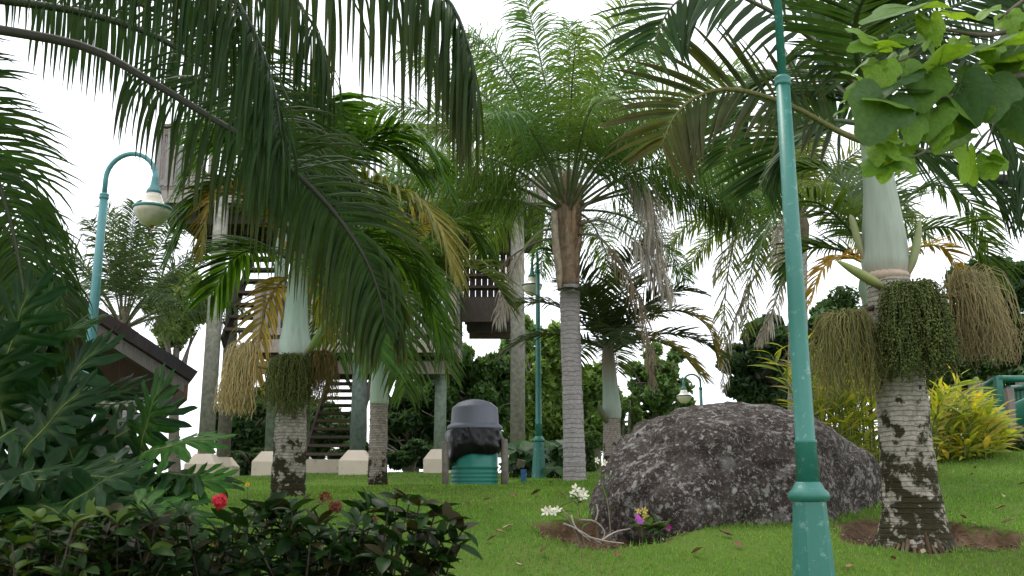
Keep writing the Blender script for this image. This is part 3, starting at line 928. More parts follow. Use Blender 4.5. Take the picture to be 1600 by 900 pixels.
# ---- palm hidden behind the right palm
def palm_behind():
    D = 10.0
    b = P(1412, 800, D)
    t = thing("palm_tree", (b.x, D, gz(b.x, D)), "palm with yellowing lower fronds half hidden behind the mossy palm", "palm tree", "palms in the garden")
    trunk(t, [Vector((b.x, D, gz(b.x, D) - .1)), P(1402, 650, D), P(1388, 540, D), P(1368, 470, D)], [.15, .13, .12, .12], 'trunk_s', 18, 40, .02, 20)
    shaft(t, [P(1368, 474, D), P(1361, 450, D), P(1363, 420, D), P(1364, 395, D)], [.12, .13, .1, .07], [SH0, SH1, SH2, SH2])
    kw = dict(L=.62, w=.034, droop=.17, up=.25, fwd=(.4, 1.2), r0=.022, seg=4)
    F = [[(1362, 410, 10), (1320, 350, 9.9), (1270, 315, 9.8), (1215, 330, 9.7), (1180, 400, 9.7)],
         [(1362, 410, 10), (1310, 390, 10.2), (1260, 390, 10.4), (1225, 430, 10.5)],
         [(1364, 405, 10), (1340, 330, 10.1), (1300, 270, 10.2), (1250, 260, 10.3)],
         [(1366, 405, 10), (1400, 330, 10.2), (1450, 290, 10.4), (1510, 310, 10.5), (1545, 380, 10.6)],
         [(1366, 410, 10), (1420, 370, 10), (1480, 355, 10), (1535, 390, 10), (1560, 450, 10)],
         [(1365, 405, 10), (1380, 310, 10.4), (1420, 250, 10.8), (1480, 250, 11)],
         [(1364, 405, 10), (1350, 320, 10.6), (1340, 260, 11)]]
    for i, f in enumerate(F):
        frond(t, pxs(f), n=46, col=(.062, .115, .03), seed=230 + i, **kw)
    frond(t, pxs([(1360, 415, 9.9), (1320, 400, 9.7), (1285, 420, 9.6), (1262, 480, 9.6)]), n=22, col=ORG, colend=(.36, .25, .04), seed=240, rcol=(.4, .28, .05), **{**kw, 'L': .34})
    frond(t, pxs([(1368, 412, 9.9), (1420, 390, 9.7), (1470, 385, 9.7), (1500, 420, 9.7)]), n=20, col=(.30, .24, .05), colend=YEL, seed=241, rcol=(.35, .26, .05), **{**kw, 'L': .32})
palm_behind()

# ---- feathery palms far off
def palm_far(px, py, D, trunk_foot, label, seed, ln, specs, col, dead=0, w=.030, n=84):
    b = G(trunk_foot, D)
    t = thing("palm_tree", b, label, "palm tree", "palms in the garden")
    C = P(px, py, D)
    trunk(t, [b - Vector((0, 0, .1)), b.lerp(C, .5), C - Vector((0, 0, .2))], [.19, .16, .16], 'trunk_q', 16, 30, .02, 24)
    mb = MB(); mb.tube([C - Vector((0, 0, .5)), C - Vector((0, 0, .1)), C + Vector((0, 0, .5))], [.17, .21, .06], 12, col=(.16, .13, .09))
    obj("leaf_base_cone", mb, MAT['bark'], t)
    rng = random.Random(seed)
    for i, (az, el, k, sag) in enumerate(specs):
        frond(t, arc(C, az, math.radians(el), ln * k * rng.uniform(.9, 1.1), sag), n=n, L=.55, w=w, col=col if rng.random() < .6 else tuple(c * 1.3 for c in col), droop=.28, plum=.5,
              fwd=(.5, 1.1), up=.05, fold=False, seg=3, r0=.026, start=.28, seed=seed * 10 + i, rcol=(.11, .12, .06))
    for i in range(dead):
        az = rng.uniform(0, 6.28)
        frond(t, arc(C - Vector((0, 0, .2)), az, math.radians(15), ln * .75, .34), n=36, L=.42, w=.02, col=GRY, droop=.9, plum=.6, fwd=(.7, 1.2), up=0, fold=False, seg=3, r0=.024,
              start=.3, mat='dead', seed=seed * 10 + 50 + i, rcol=(.2, .17, .12))
    return t

ring = lambda n, el, k, sag, o: [(o + i * 2 * PI / n, el, k, sag) for i in range(n)]
palm_far(192, 515, 20, 200, "feathery palm rising behind the dark shingled roof", 31, 2.9,
         ring(5, 80, 1, .06, .2) + ring(7, 58, 1, .11, .5) + ring(8, 30, .95, .16, .1), (.060, .100, .042), 1)
QP = palm_far(1245, 345, 16, 1252, "pale feathery palm with drooping dead fronds behind the near lamp post", 32, 2.6,
              ring(4, 78, .8, .08, .2) + ring(7, 50, .95, .16, .5) + ring(8, 22, 1, .21, .1), (.125, .170, .040), 3)
for i, c in enumerate([[(1235, 350, 15.9), (1190, 330, 15.7), (1150, 370, 15.6), (1135, 450, 15.6), (1130, 530, 15.6)],
                       [(1238, 355, 15.9), (1200, 360, 15.6), (1175, 420, 15.5), (1165, 520, 15.5)]]):
    frond(QP, pxs(c), n=70, L=.55, w=.03, col=(.16, .20, .042), droop=.3, plum=.5, fwd=(.5, 1.1), up=.05, fold=False, seg=3, r0=.026, start=.25, seed=390 + i, rcol=(.14, .15, .06))
for i, c in enumerate([[(1235, 372, 15.9), (1200, 400, 15.6), (1160, 470, 15.5), (1135, 540, 15.5), (1128, 610, 15.5)],
                       [(1240, 380, 15.9), (1225, 430, 15.6), (1205, 490, 15.5), (1185, 530, 15.5)]]):
    frond(QP, pxs(c), n=44, L=.40, w=.022, col=GRY, droop=.9, plum=.6, fwd=(.7, 1.2), up=0, fold=False, seg=3, r0=.024, start=.35, mat='dead', seed=395 + i, rcol=(.2, .17, .12))

# ---- the near palm outside the left edge whose fronds hang into the picture
def palm_near():
    D = 5.2
    C = P(-300, 40, D)
    t = thing("palm_tree", (C.x, D, gz(C.x, D)), "near palm at the top left with long dark fronds hanging into view", "palm tree", "palms in the garden")
    trunk(t, [Vector((C.x, D, gz(C.x, D) - .1)), Vector((C.x, D, 2.2)), C - Vector((0, 0, .3))], [.2, .15, .13], 'trunk_r', 20, 50, .02, 30)
    shaft(t, [C - Vector((0, 0, .32)), C - Vector((0, 0, .1)), C + Vector((0, 0, .5))], [.14, .15, .08], [SH0, SH1, SH2])
    kw = dict(w=.022, seg=6, fold=True, r0=.034, hang=3.2)
    dk, dk2 = (.022, .052, .011), (.026, .062, .012)
    # the long arching frond that crosses the left half, its blade turned to the viewer
    TV = Vector((.1, -1, .25))
    frond(t, pxs([(-300, 0, 5.2), (-120, 30, 5.1), (20, 50, 5.0), (140, 76, 4.95), (240, 130, 4.9), (340, 190, 4.85), (430, 245, 4.8), (505, 312, 4.75), (560, 385, 4.75), (590, 450, 4.75), (605, 520, 4.75)]),
          n=116, L=.60, col=dk2, droop=.38, fwd=(.12, .9), up=-.05, start=.36, split=True, seed=301, rcol=(.03, .03, .018), lend=.2, plum=.30, upref=TV, tip=(.05, .058, .016), **kw)
    # the frond above the frame
    frond(t, pxs([(-300, -30, 5.2), (-120, -130, 4.9), (80, -150, 4.6), (280, -130, 4.4), (460, -95, 4.3), (600, -55, 4.25), (690, -10, 4.2), (728, 60, 4.2), (742, 140, 4.2)]),
          n=84, L=.78, col=dk, droop=.75, fwd=(.15, .6), up=-.3, start=.2, split=True, seed=302, rcol=(.03, .04, .02), lend=.6, plum=.25, tip=(.045, .055, .015), **kw)
    # further ones
    frond(t, pxs([(-300, -20, 5.2), (-150, -60, 5.6), (20, -50, 6.0), (180, -10, 6.3), (320, 60, 6.5), (430, 150, 6.6), (500, 230, 6.7), (550, 310, 6.7)]),
          n=120, L=.72, col=dk2, droop=.36, fwd=(.15, .9), up=0, start=.25, seed=303, rcol=(.04, .05, .02), lend=.25, plum=.3, upref=TV, **kw)
    frond(t, pxs([(-300, 20, 5.2), (-180, 40, 5.4), (-100, 110, 5.6), (-30, 220, 5.7), (15, 340, 5.8), (40, 470, 5.8), (50, 560, 5.8)]),
          n=96, L=.56, col=dk2, droop=.22, fwd=(.1, .7), up=.1, start=.2, seed=304, rcol=(.04, .05, .02), lend=.6, plum=.2, upref=TV, **{**kw, 'w': .024})
    frond(t, pxs([(-300, 30, 5.2), (-220, 60, 5.8), (-120, 160, 6.2), (-40, 280, 6.4), (30, 400, 6.5), (70, 520, 6.5), (80, 600, 6.5)]),
          n=96, L=.56, col=dk2, droop=.3, fwd=(.2, .7), up=.1, start=.2, seed=305, rcol=(.04, .05, .02), lend=.6, plum=.25, upref=TV, **{**kw, 'w': .024})
    frond(t, pxs([(-300, -30, 5.2), (-160, -130, 5.0), (0, -160, 4.8), (160, -130, 4.6), (290, -70, 4.5), (380, 20, 4.45), (425, 130, 4.45), (440, 220, 4.45)]),
          n=110, L=.74, col=dk, droop=.5, fwd=(.15, .6), up=-.2, start=.25, seed=306, rcol=(.03, .04, .02), lend=.6, plum=.3, **kw)
    frond(t, pxs([(-300, 0, 5.2), (-140, -20, 5.3), (0, 0, 5.4), (130, 20, 5.5), (250, 60, 5.6), (350, 130, 5.7), (430, 210, 5.75), (485, 280, 5.8), (520, 350, 5.8)]),
          n=110, L=.66, col=dk2, droop=.38, fwd=(.15, .9), up=0, start=.3, seed=307, rcol=(.03, .04, .02), lend=.25, plum=.35, upref=TV, **kw)
    frond(t, pxs([(-300, 30, 5.2), (-240, 20, 6.2), (-150, 60, 6.9), (-60, 160, 7.2), (10, 280, 7.4), (60, 400, 7.5), (90, 500, 7.5)]),
          n=90, L=.72, col=dk2, droop=.18, fwd=(.2, .7), up=.1, start=.25, seed=308, rcol=(.04, .05, .02), lend=.6, plum=.3, upref=TV, **{**kw, 'w': .026})
    frond(t, pxs([(-300, -30, 5.2), (-160, -120, 5.4), (0, -150, 5.5), (160, -140, 5.6), (300, -100, 5.7), (420, -40, 5.75), (490, 40, 5.8), (520, 120, 5.8)]),
          n=84, L=.80, col=dk, droop=.6, fwd=(.15, .6), up=-.25, start=.3, seed=309, rcol=(.03, .04, .02), lend=.5, plum=.3, **kw)
    for i, (az, el) in enumerate([(3.6, 40), (4.4, 55), (5.2, 35), (.2, 60), (2.6, 30), (1.9, 58), (2.3, 62), (1.4, 66)]):
        frond(t, arc(C + Vector((0, 0, .3)), az, math.radians(el), 2.6, .16), n=40, L=.6, col=dk2, droop=.22, start=.2, seed=320 + i, **{**kw, 'seg': 4})
palm_near()

# ------------------------------------------------------------------ timber lookout tower
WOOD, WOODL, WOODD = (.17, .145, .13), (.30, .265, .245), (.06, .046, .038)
POSTC, POSTG = (.25, .245, .20), (.17, .215, .165)

def tower():
    rng = random.Random(12)
    D1, D2 = 19.0, 22.4
    t = thing("lookout_tower", G(560, 20.5), "tall grey timber lookout tower on concrete footings behind the palms", "tower")
    def one(name, mb, mat='wood', smooth=False):
        return obj(name, mb, MAT[mat], t, smooth=smooth)
    def X(px, py, D):
        return P(px, py, D).x
    zu = P(600, 300, D1).z          # upper deck
    zl = P(550, 532, D1).z          # dark infill boards added behind the decks to close bright gaps
    xa, xb = X(575, 380, D2), X(800, 380, D2)
    for k in range(24):
        x0 = xa + (xb - xa) * k / 24
        mb = MB(); mb.box((x0 + (xb - xa) / 48, D2 - .08, zu - .95), ((xb - xa) / 24 - .012, .03, 1.35), col=vary((.075, .06, .05), rng)); one("dark_infill", mb)
    xa, xb = X(420, 560, D2 - 1), X(700, 560, D2 - 1)
    for k in range(26):
        x0 = xa + (xb - xa) * k / 26
        mb = MB(); mb.box((x0 + (xb - xa) / 52, D2 - 1.0, zl + .75), ((xb - xa) / 26 - .012, .03, 1.3), col=vary((.085, .07, .06), rng)); one("dark_infill", mb)
    # lower landing
    zm = P(750, 480, 20.5).z        # little side platform
    # posts and their footings
    posts = [(317, 19.0, zu, POSTC, .155), (345, 21.6, zu, (.19, .175, .15), .15), (421, 19.2, zu, POSTG, .14), (556, 19.0, zl - .3, (.10, .13, .11), .155),
             (686, 19.6, zl - .3, POSTG, .125), (809, 19.4, zu, (.25, .24, .20), .15), (470, 22.4, zu, POSTC, .14)]
    for (px, D, zt, c, r) in posts:
        g = G(px, D)
        mb = MB(); mb.tube([Vector((g.x, D, g.z + .2)), Vector((g.x, D, (g.z + zt) / 2)), Vector((g.x, D, zt))], [r, r * .97, r * .93], 16, col=c)
        one("post", mb, 'bark', True)
        s = .30
        mb = MB()
        prof = [(s, -.15), (s, .26), (s * .52, .46)]
        vs = []
        for (h, z) in prof:
            vs += [Vector((g.x + sx * h, D + sy * h, g.z + z)) for sx, sy in ((-1, -1), (1, -1), (1, 1), (-1, 1))]
        fs = []
        for i in range(2):
            for k in range(4):
                fs.append((i * 4 + k, i * 4 + (k + 1) % 4, i * 4 + 4 + (k + 1) % 4, i * 4 + 4 + k))
        fs.append((8, 9, 10, 11))
        mb.add(vs, fs)
        one("footing", mb, 'concrete')
    # low kerb at the foot of the stair
    g1, g2 = G(472, 20.6), G(556, 20.6)
    mb = MB(); mb.box(((g1.x + g2.x) / 2, 20.6, g1.z + .05), (g2.x - g1.x, .25, .5)); one("stair_plinth", mb, 'concrete')
    def deck(x0, x1, y0, y1, z, joists=True):
        nx = int((x1 - x0) / .15)
        for k in range(nx):
            xa = x0 + (x1 - x0) * (k + .5) / nx
            mb = MB(); mb.box((xa, (y0 + y1) / 2, z), ((x1 - x0) / nx - .012, y1 - y0 - .02, .045), col=vary(WOOD, rng)); one("deck_plank", mb)
        for yy in (y0 + .06, (y0 + y1) / 2, y1 - .06):
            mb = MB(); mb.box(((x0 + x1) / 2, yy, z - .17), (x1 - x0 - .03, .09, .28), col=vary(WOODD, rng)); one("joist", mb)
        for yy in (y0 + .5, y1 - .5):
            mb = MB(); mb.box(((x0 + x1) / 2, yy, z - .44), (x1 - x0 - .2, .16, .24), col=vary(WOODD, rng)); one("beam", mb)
    def railing(p, q, h=1.15, sp=.125, lo=.10, col=WOODL):
        p, q = Vector(p), Vector(q)
        d = q - p
        ln = d.length
        up = Vector((0, 0, 1))
        for k in range(int(ln / sp)):
            a = p + d * ((k + .5) / int(ln / sp))
            mb = MB(); mb.beam(a + up * lo, a + up * (h - .05), .055, .05, vary(col, rng, .15)); one("picket", mb)
        mb = MB(); mb.beam(p + up * h, q + up * h, .15, .06, vary(WOOD, rng)); one("top_rail", mb)
        mb = MB(); mb.beam(p + up * (h - .13), q + up * (h - .13), .045, .12, vary(WOOD, rng)); one("upper_rail", mb)
        mb = MB(); mb.beam(p + up * .18, q + up * .18, .045, .12, vary(col, rng)); one("lower_rail", mb)
        mb = MB(); mb.beam(p - up * .12, q - up * .12, .06, .26, vary(col, rng)); one("rim_board", mb)
        for a in (p, q):
            mb = MB(); mb.beam(a - up * .25, a + up * (h + .05), .12, .12, vary(col, rng)); one("corner_post", mb)
    # upper deck
    xu0, xu1 = X(246, 290, D1), X(848, 290, D1)
    deck(xu0, xu1, D1, D2, zu)
    railing((xu0, D1 - .05, zu), (xu1, D1 - .05, zu), 1.42)
    railing((xu0, D2 + .05, zu), (xu1, D2 + .05, zu), 1.42, .2)
    railing((xu1 + .05, D1 + .1, zu), (xu1 + .05, D2 - .1, zu), 1.42, .2)
    railing((xu0 - .05, D1 + .1, zu), (xu0 - .05, D2 - .1, zu), 1.42, .16)
    # lower landing
    xl0, xl1 = X(402, 520, D1), X(708, 520, D1)
    deck(xl0, xl1, D1, D2 - 1.0, zl)
    railing((xl0, D1 - .05, zl), (xl1, D1 - .05, zl), 1.1)
    railing((xl1 + .05, D1 + .1, zl), (xl1 + .05, D1 + 1.4, zl), 1.1)
    railing((xl0 - .05, D1 + .1, zl), (xl0 - .05, D2 - 1.1, zl), 1.1)
    mb = MB(); mb.box(((xl0 + xl1) / 2, D1 + .2, zl - .52), (xl1 - xl0 - .1, .12, .26), col=(.2, .165, .14)); one("front_beam", mb)
    # side platform
    xm0, xm1 = xl1 + .12, X(806, 490, 20.5)
    deck(xm0, xm1, 20.0, 21.8, zm)
    mb = MB(); mb.box(((xm0 + xm1) / 2, 19.96, zm - .16), (xm1 - xm0, .06, .52), col=(.075, .06, .05)); one("rim_board", mb)
    # stairs
    def stair(xa, xb, ya, yb, za, zb, n):
        for k in range(n):
            f = (k + .5) / n
            mb = MB(); mb.box(((xa + xb) / 2, ya + (yb - ya) * f, za + (zb - za) * (k + 1) / n - .03), (xb - xa, .30, .06), col=vary((.10, .08, .066), rng)); one("stair_tread", mb)
        for xx in (xa - .03, xb + .03):
            mb = MB(); mb.beam((xx, ya, za), (xx, yb, zb), .05, .28, vary(WOODD, rng)); one("stair_stringer", mb)
    gs = G(515, 20.6)
    stair(X(482, 680, 21), X(551, 680, 21), 20.6, 23.6, gs.z + .05, zl, 13)
    stair(X(716, 450, 21), X(792, 450, 21), 22.0, 19.4, zm, zu, 10)
    stair(X(396, 380, 21), X(440, 380, 21), 19.3, 21.8, zl, zu, 10)
    # sloping handrails of the right stair
    mb = MB(); mb.beam((X(800, 450, 21), 22.0, zm + 1.0), (X(800, 450, 21), 19.4, zu + .9), .06, .1, WOOD); one("handrail", mb)
    # small wind flag on the rail
    fx = P(576, 190, D1).x
    zt = zu + 1.42
    mb = MB(); mb.tube([Vector((fx, D1, zt)), Vector((fx, D1, zt + .40))], .008, 6, col=(.4, .4, .4)); fp = one("flag_pole", mb, 'bark')
    mb = MB()
    S = [Vector((fx - .004 - .018 * k, D1 + .015 * math.sin(k * 1.4), zt + .38 - .05 * k)) for k in range(5)]
    mb.v += [v for s in S for v in (s, s + Vector((-.05, 0, -.06)))]
    mb.f += [(2 * k, 2 * k + 1, 2 * k + 3, 2 * k + 2) for k in range(4)]
    mb.c += [(.45, .03, .04)] * 10
    obj("flag", mb, MAT['petal'], fp)["label"] = "small red flag"
tower()

# ------------------------------------------------------------------ pavilion roof on the left
def pavilion():
    rng = random.Random(3)
    D0, D9 = 12.6, 17.5
    t = thing("pavilion", G(100, 14), "brown open pavilion with dark shingled gable roof at the left edge", "building")
    e = P(291, 606, D0)                   # eave corner seen at the right
    k = P(112, 492, D0)
    TH = math.radians(24)
    sl = 1.0
    for _ in range(40):
        D_ = D0 - sl * math.sin(TH)
        sl = (e.x - P(112, 492, D_).x) / math.cos(TH)
    slope = (P(112, 492, D0 - sl * math.sin(TH)).z - e.z) / sl
    xr = e.x - 4.6                        # ridge
    zr = e.z + slope * 4.6
    def on(x):
        return e.z + slope * (e.x - x) if x > xr else zr - slope * (xr - x)
    U = Vector((slope, 0, 1)).normalized()
    for sgn in (1, -1):
        xe = e.x if sgn > 0 else 2 * xr - e.x
        n_ = Vector((slope * sgn, 0, 1)).normalized()
        a, b = Vector((xe, 0, e.z)), Vector((xr, 0, zr))
        mb = MB(); mb.beam(Vector((xe, D0 + .03, e.z)) + n_ * .01, Vector((xr, D0 + .03, zr)) + n_ * .01, .05, .15, (.13, .115, .105), up=n_)
        obj("barge_board", mb, MAT['wood'], t, smooth=False)
        mb = MB(); mb.add([Vector((x, y, z)) + n_ * h for h in (.10, .13) for (x, z) in ((xe, e.z), (xr, zr)) for y in (D0 - .02, D9)],
                          [(0, 1, 3, 2), (4, 6, 7, 5), (0, 2, 6, 4), (1, 5, 7, 3), (0, 4, 5, 1), (2, 3, 7, 6)], (.10, .05, .028))
        for q in range(24):
            f0, f1 = q / 24, (q + 1.03) / 24
            pa, pb = Vector((xe, 0, e.z)).lerp(Vector((xr, 0, zr)), f0), Vector((xe, 0, e.z)).lerp(Vector((xr, 0, zr)), f1)
            vm = MB(); vm.beam(Vector((pa.x, D0 - .01 - .005 * (q % 2), pa.z)) + n_ * .175, Vector((pb.x, D0 - .01 - .005 * (q % 2), pb.z)) + n_ * .175, .14, .15 + rng.uniform(-.01, .01), vary((.030, .024, .024), rng, .3), up=n_)
            obj("verge_shingle", vm, MAT['wood'], t, smooth=False)
        roof = obj("roof_deck", mb, MAT['wood'], t, smooth=False)
        nrow = 22
        for r in range(nrow):
            f0 = r / nrow
            for c in range(12):
                y0 = D0 - .06 + (D9 - D0) * c / 12
                y1 = y0 + (D9 - D0) / 12 - .015
                x0, z0 = xe + (xr - xe) * f0, e.z + (zr - e.z) * f0
                x1, z1 = xe + (xr - xe) * min(1, f0 + 1.25 / nrow), e.z + (zr - e.z) * min(1, f0 + 1.25 / nrow)
                mb = MB()
                lo, hi = .16 + rng.uniform(-.006, .012), .135
                mb.add([Vector((x0, y0, z0)) + n_ * lo, Vector((x0, y1, z0)) + n_ * lo, Vector((x1, y1, z1)) + n_ * (hi + .02), Vector((x1, y0, z1)) + n_ * (hi + .02),
                        Vector((x0, y0, z0)) + n_ * .131, Vector((x0, y1, z0)) + n_ * .131, Vector((x1, y1, z1)) + n_ * .131, Vector((x1, y0, z1)) + n_ * .131],
                       [(0, 1, 2, 3), (4, 7, 6, 5), (0, 4, 5, 1), (0, 3, 7, 4), (1, 5, 6, 2), (2, 6, 7, 3)], vary((.035, .028, .028), rng, .3))
                if sgn > 0 or c == 0:
                    obj("shingle", mb, MAT['wood'], roof, smooth=False)
        mb = MB(); mb.box((xe, (D0 + D9) / 2, e.z - .06), (.05, D9 - D0, .2), col=(.10, .055, .03)); obj("fascia", mb, MAT['wood'], t, smooth=False)
    # gable wall of brown boards under the rake, set back, and posts
    zw = e.z - .02
    n = 26
    for i in range(n):
        x0 = (2 * xr - e.x) + .5 + (2 * (e.x - xr) - 1.0) * i / n
        x1 = x0 + (2 * (e.x - xr) - 1.0) / n - .008
        mb = MB()
        za, zb = on(x0) - .0, on(x1) - .0
        mb.add([Vector((x, y, z)) for y in (D0 + .85, D0 + .89) for (x, z) in ((x0, zw - .1), (x1, zw - .1), (x1, max(zb, zw)), (x0, max(za, zw)))],
               [(0, 1, 2, 3), (7, 6, 5, 4), (0, 4, 5, 1), (1, 5, 6, 2), (2, 6, 7, 3), (3, 7, 4, 0)], vary((.060, .040, .028), rng, .2))
        obj("gable_board", mb, MAT['wood'], t, smooth=False)
    mb = MB(); mb.beam(Vector((2 * xr - e.x + .4, D0 + .8, zw - .12)), Vector((e.x - .35, D0 + .8, zw - .12)), .12, .22, (.06, .034, .022)); obj("tie_beam", mb, MAT['wood'], t, smooth=False)
    # soffit
    mb = MB(); mb.add([Vector((x, y, on(x) + .08)) for x in (e.x, xr) for y in (D0 + .05, D9)], [(0, 1, 3, 2)], (.10, .05, .028)); obj("soffit", mb, MAT['wood'], t, smooth=False)
    for ox, oy in ((.85, 1.0), (4.6, 1.0), (.85, 4.4), (8.0, 1.0)):
        g = Vector((e.x - ox, D0 + oy, gz(e.x - ox, D0 + oy) - .4)); D = g.y
        mb = MB(); mb.beam(g - Vector((0, 0, .1)), Vector((g.x, D, zw)), .26, .26, (.075, .05, .04)); obj("post", mb, MAT['wood'], t, smooth=False)
    Rz = Matrix.Rotation(TH, 3, 'Z')
    c0 = Vector((e.x, D0, t.location.z))
    t.location = c0 + Rz @ (Vector(t.location) - c0)
    t.rotation_euler.z = TH
pavilion()

# ------------------------------------------------------------------ lamp posts
def lamp(g, label, mat, ring_h=2.85, straight=.15, arch=.25, az=0.0, base_h=.60, facets=12):
    t = thing("lamp_post", g, label, "lamp post", "teal lamp posts")
    b = Vector(g)
    mb = MB(); mb.lathe(b, [(.125, -.1), (.125, .02), (.118, .05), (.085, base_h - .02), (.082, base_h)], facets)
    obj("base", mb, MAT[mat], t, smooth=False)
    mb = MB(); mb.lathe(b, [(.072, base_h - .015), (.098, base_h), (.104, base_h + .02), (.098, base_h + .04), (.08, base_h + .055), (.066, base_h + .085), (.06, base_h + .09)], 24)
    obj("collar", mb, MAT[mat], t)
    mb = MB(); mb.lathe(b, [(.058, base_h + .08), (.053, base_h + .28), (.057, base_h + .285), (.057, base_h + .30), (.050, base_h + .305), (.046, base_h + 1.0), (.038, ring_h)], 20)
    obj("pole", mb, MAT[mat], t)
    mb = MB(); mb.lathe(b, [(.030, ring_h - .05), (.044, ring_h - .045), (.046, ring_h - .03), (.041, ring_h - .02), (.046, ring_h - .01), (.044, ring_h + .005), (.028, ring_h + .015)], 20)
    obj("joint_ring", mb, MAT[mat], t)
    dx = Vector((math.cos(az), math.sin(az), 0))
    top = b + Vector((0, 0, ring_h))
    pts = [top, top + Vector((0, 0, straight))]
    c = top + Vector((0, 0, straight)) + dx * arch
    for k in range(1, 15):
        a = PI - PI * k / 14 * .97
        pts.append(c + dx * math.cos(a) * arch + Vector((0, 0, math.sin(a) * arch * 1.02)))
    e = pts[-1]
    pts.append(e - Vector((0, 0, .06)))
    mb = MB(); mb.tube(pts, .024, 12); obj("arm", mb, MAT[mat], t)
    e = pts[-1]
    mb = MB(); mb.lathe(e, [(.022, .10), (.032, .02), (.036, -.03), (.05, -.07), (.07, -.10), (.072, -.125), (.05, -.13)][::-1], 20); obj("lantern_cap", mb, MAT[mat], t)
    z0 = -.126
    prof = [(.068, z0), (.085, z0 - .05), (.108, z0 - .10), (.150, z0 - .125), (.172, z0 - .15), (.176, z0 - .175), (.165, z0 - .215), (.138, z0 - .245), (.128, z0 - .265), (.10, z0 - .30), (.06, z0 - .318), (.02, z0 - .325)]
    mb = MB(); mb.lathe(e, prof[::-1], 28); gl = obj("lantern_globe", mb, MAT['globe'], t)
    mb = MB(); mb.lathe(e, [(.174, z0 - .165), (.184, z0 - .162), (.186, z0 - .148), (.182, z0 - .136), (.160, z0 - .134)], 28, cap=False); obj("lantern_band", mb, MAT[mat], t)
    mb = MB(); mb.lathe(e, [(.004, z0 - .345), (.022, z0 - .340), (.028, z0 - .326), (.02, z0 - .318)], 12, col=(.3, .14, .05)); obj("finial", mb, MAT['rachis'], gl)
    return t

lp = P(1270, 775, 5.0)
lamp((lp.x - .02, 5.0, lp.z - .62), "near teal lamp post with flaking paint, cut off by the top of the picture", 'teal', 2.90, 1.6, .28, math.radians(60))
q = P(150, 470, 9.0)
lamp((q.x - .015, 9.0, gz(q.x, 9.0)), "pale teal lamp post with hooked arm and cream globe before the pavilion", 'teal_pale', 2.86, .16, .25, math.radians(-4))
q = P(842, 752, 16.0)
lamp((q.x, 16.0, gz(q.x, 16.0)), "green lamp post between the litter drum and the tall grey palm", 'teal', 3.5, .15, .25, math.radians(100))
q = P(1096, 640, 23.0)
lamp((q.x, 23.0, P(1096, 585, 23).z - 3.17), "distant small lamp with hooked arm beyond the top of the boulder", 'teal', 2.85, .12, .2, math.radians(175))

# ------------------------------------------------------------------ litter drum
def drum():
    D = 12.2
    c = G(741, D)
    r = .292
    z0 = c.z - .05
    t = thing("litter_bin", (c.x, c.y, z0), "green steel drum bin with black bag and grey domed lid", "litter bin")
    b = Vector((c.x, c.y, z0))
    prof = [(r - .01, 0), (r, .01)]
    for k in range(5):
        prof += [(r, .03 + k * .045), (r + .008, .045 + k * .045), (r, .06 + k * .045)]
    prof += [(r, .27), (r + .016, .285), (r, .30), (r, .74)]
    mb = MB(); mb.lathe(b, prof, 40); obj("drum", mb, MAT['drum'], t)
    # bag folded over the rim
    n, mrows = 64, 14
    rng = random.Random(4)
    vs = []
    for i in range(mrows + 1):
        f = i / mrows
        for k in range(n):
            a = 2 * PI * k / n
            low = .36 + .10 * math.sin(a * 1 + 2.2) + .03 * math.sin(3 * a + 1)
            z = .76 - (.76 - low) * f
            nn = noise.noise(Vector((math.cos(a) * 2.2, math.sin(a) * 2.2, z * 6 + a * .8)))
            n2 = noise.noise(Vector((math.cos(a) * 6 + z * 5, math.sin(a) * 6, z * 9)))
            bulge = .025 + .045 * math.sin(PI * min(1, f * 1.05)) ** .8
            rr = r + .012 + bulge * (.8 + .7 * nn) * (1 - .75 * (f > .93)) + .022 * n2
            vs.append(b + Vector((math.cos(a) * rr, math.sin(a) * rr, z)))
    fs = [(i * n + k, i * n + (k + 1) % n, (i + 1) * n + (k + 1) % n, (i + 1) * n + k) for i in range(mrows) for k in range(n)]
    mb = MB(); mb.add(vs, fs); obj("bin_bag", mb, MAT['bag'], t)
    R = .30
    mb = MB(); mb.lathe(b, [(.25, .72), (R + .045, .72), (R + .052, .735), (R + .050, .755), (R + .03, .775), (R + .008, .785), (R + .002, .80), (R - .008, .965), (R - .016, .985), (R - .035, .995), (R * .70, 1.038), (R * .4, 1.066), (.05, 1.078), (.01, 1.079)], 48)
    obj("lid", mb, MAT['lid'], t)
    t.scale = (1, 1, 1.07)
drum()

def stake(px, py0, py1, D, r, label, name="wooden_stake"):
    g = P(px, py1, D)
    g.z = min(g.z, gz(g.x, D)) - .02
    rng = random.Random(px)
    mb = MB()
    tp = P(px, py0, D)
    mb.tube([g, g.lerp(tp, .5) + Vector((.006, 0, 0)), tp - Vector((0, 0, .01)), tp], [r, r * .98, r * .95, r * .8], 10, col=(.20, .175, .15))
    tag(obj(name, mb, MAT['bark'], base=g), label, "stake", "stakes beside the litter drum")
stake(695, 690, 770, 11.9, .042, "thin wooden stake at the left of the litter drum")
stake(788, 686, 768, 12.1, .045, "thin wooden stake at the right of the litter drum")

def sign():
    D = 13.0
    g = P(818, 752, D); g.z = gz(g.x, D)
    t = thing("plant_sign", g, "small tilted plant label on a blue stake under the big leaves", "sign")
    mb = MB(); mb.beam(g - Vector((0, 0, .05)), P(818, 733, D), .075, .02, (.05, .13, .28)); obj("stake", mb, MAT['bark'], t, smooth=False)
    mb = MB(); R = Euler((math.radians(25), math.radians(12), .1)).to_matrix(); mb.box(P(814, 724, D - .02), (.11, .012, .10), R, (.17, .15, .115)); obj("plate", mb, MAT['bark'], t, smooth=False)
sign()

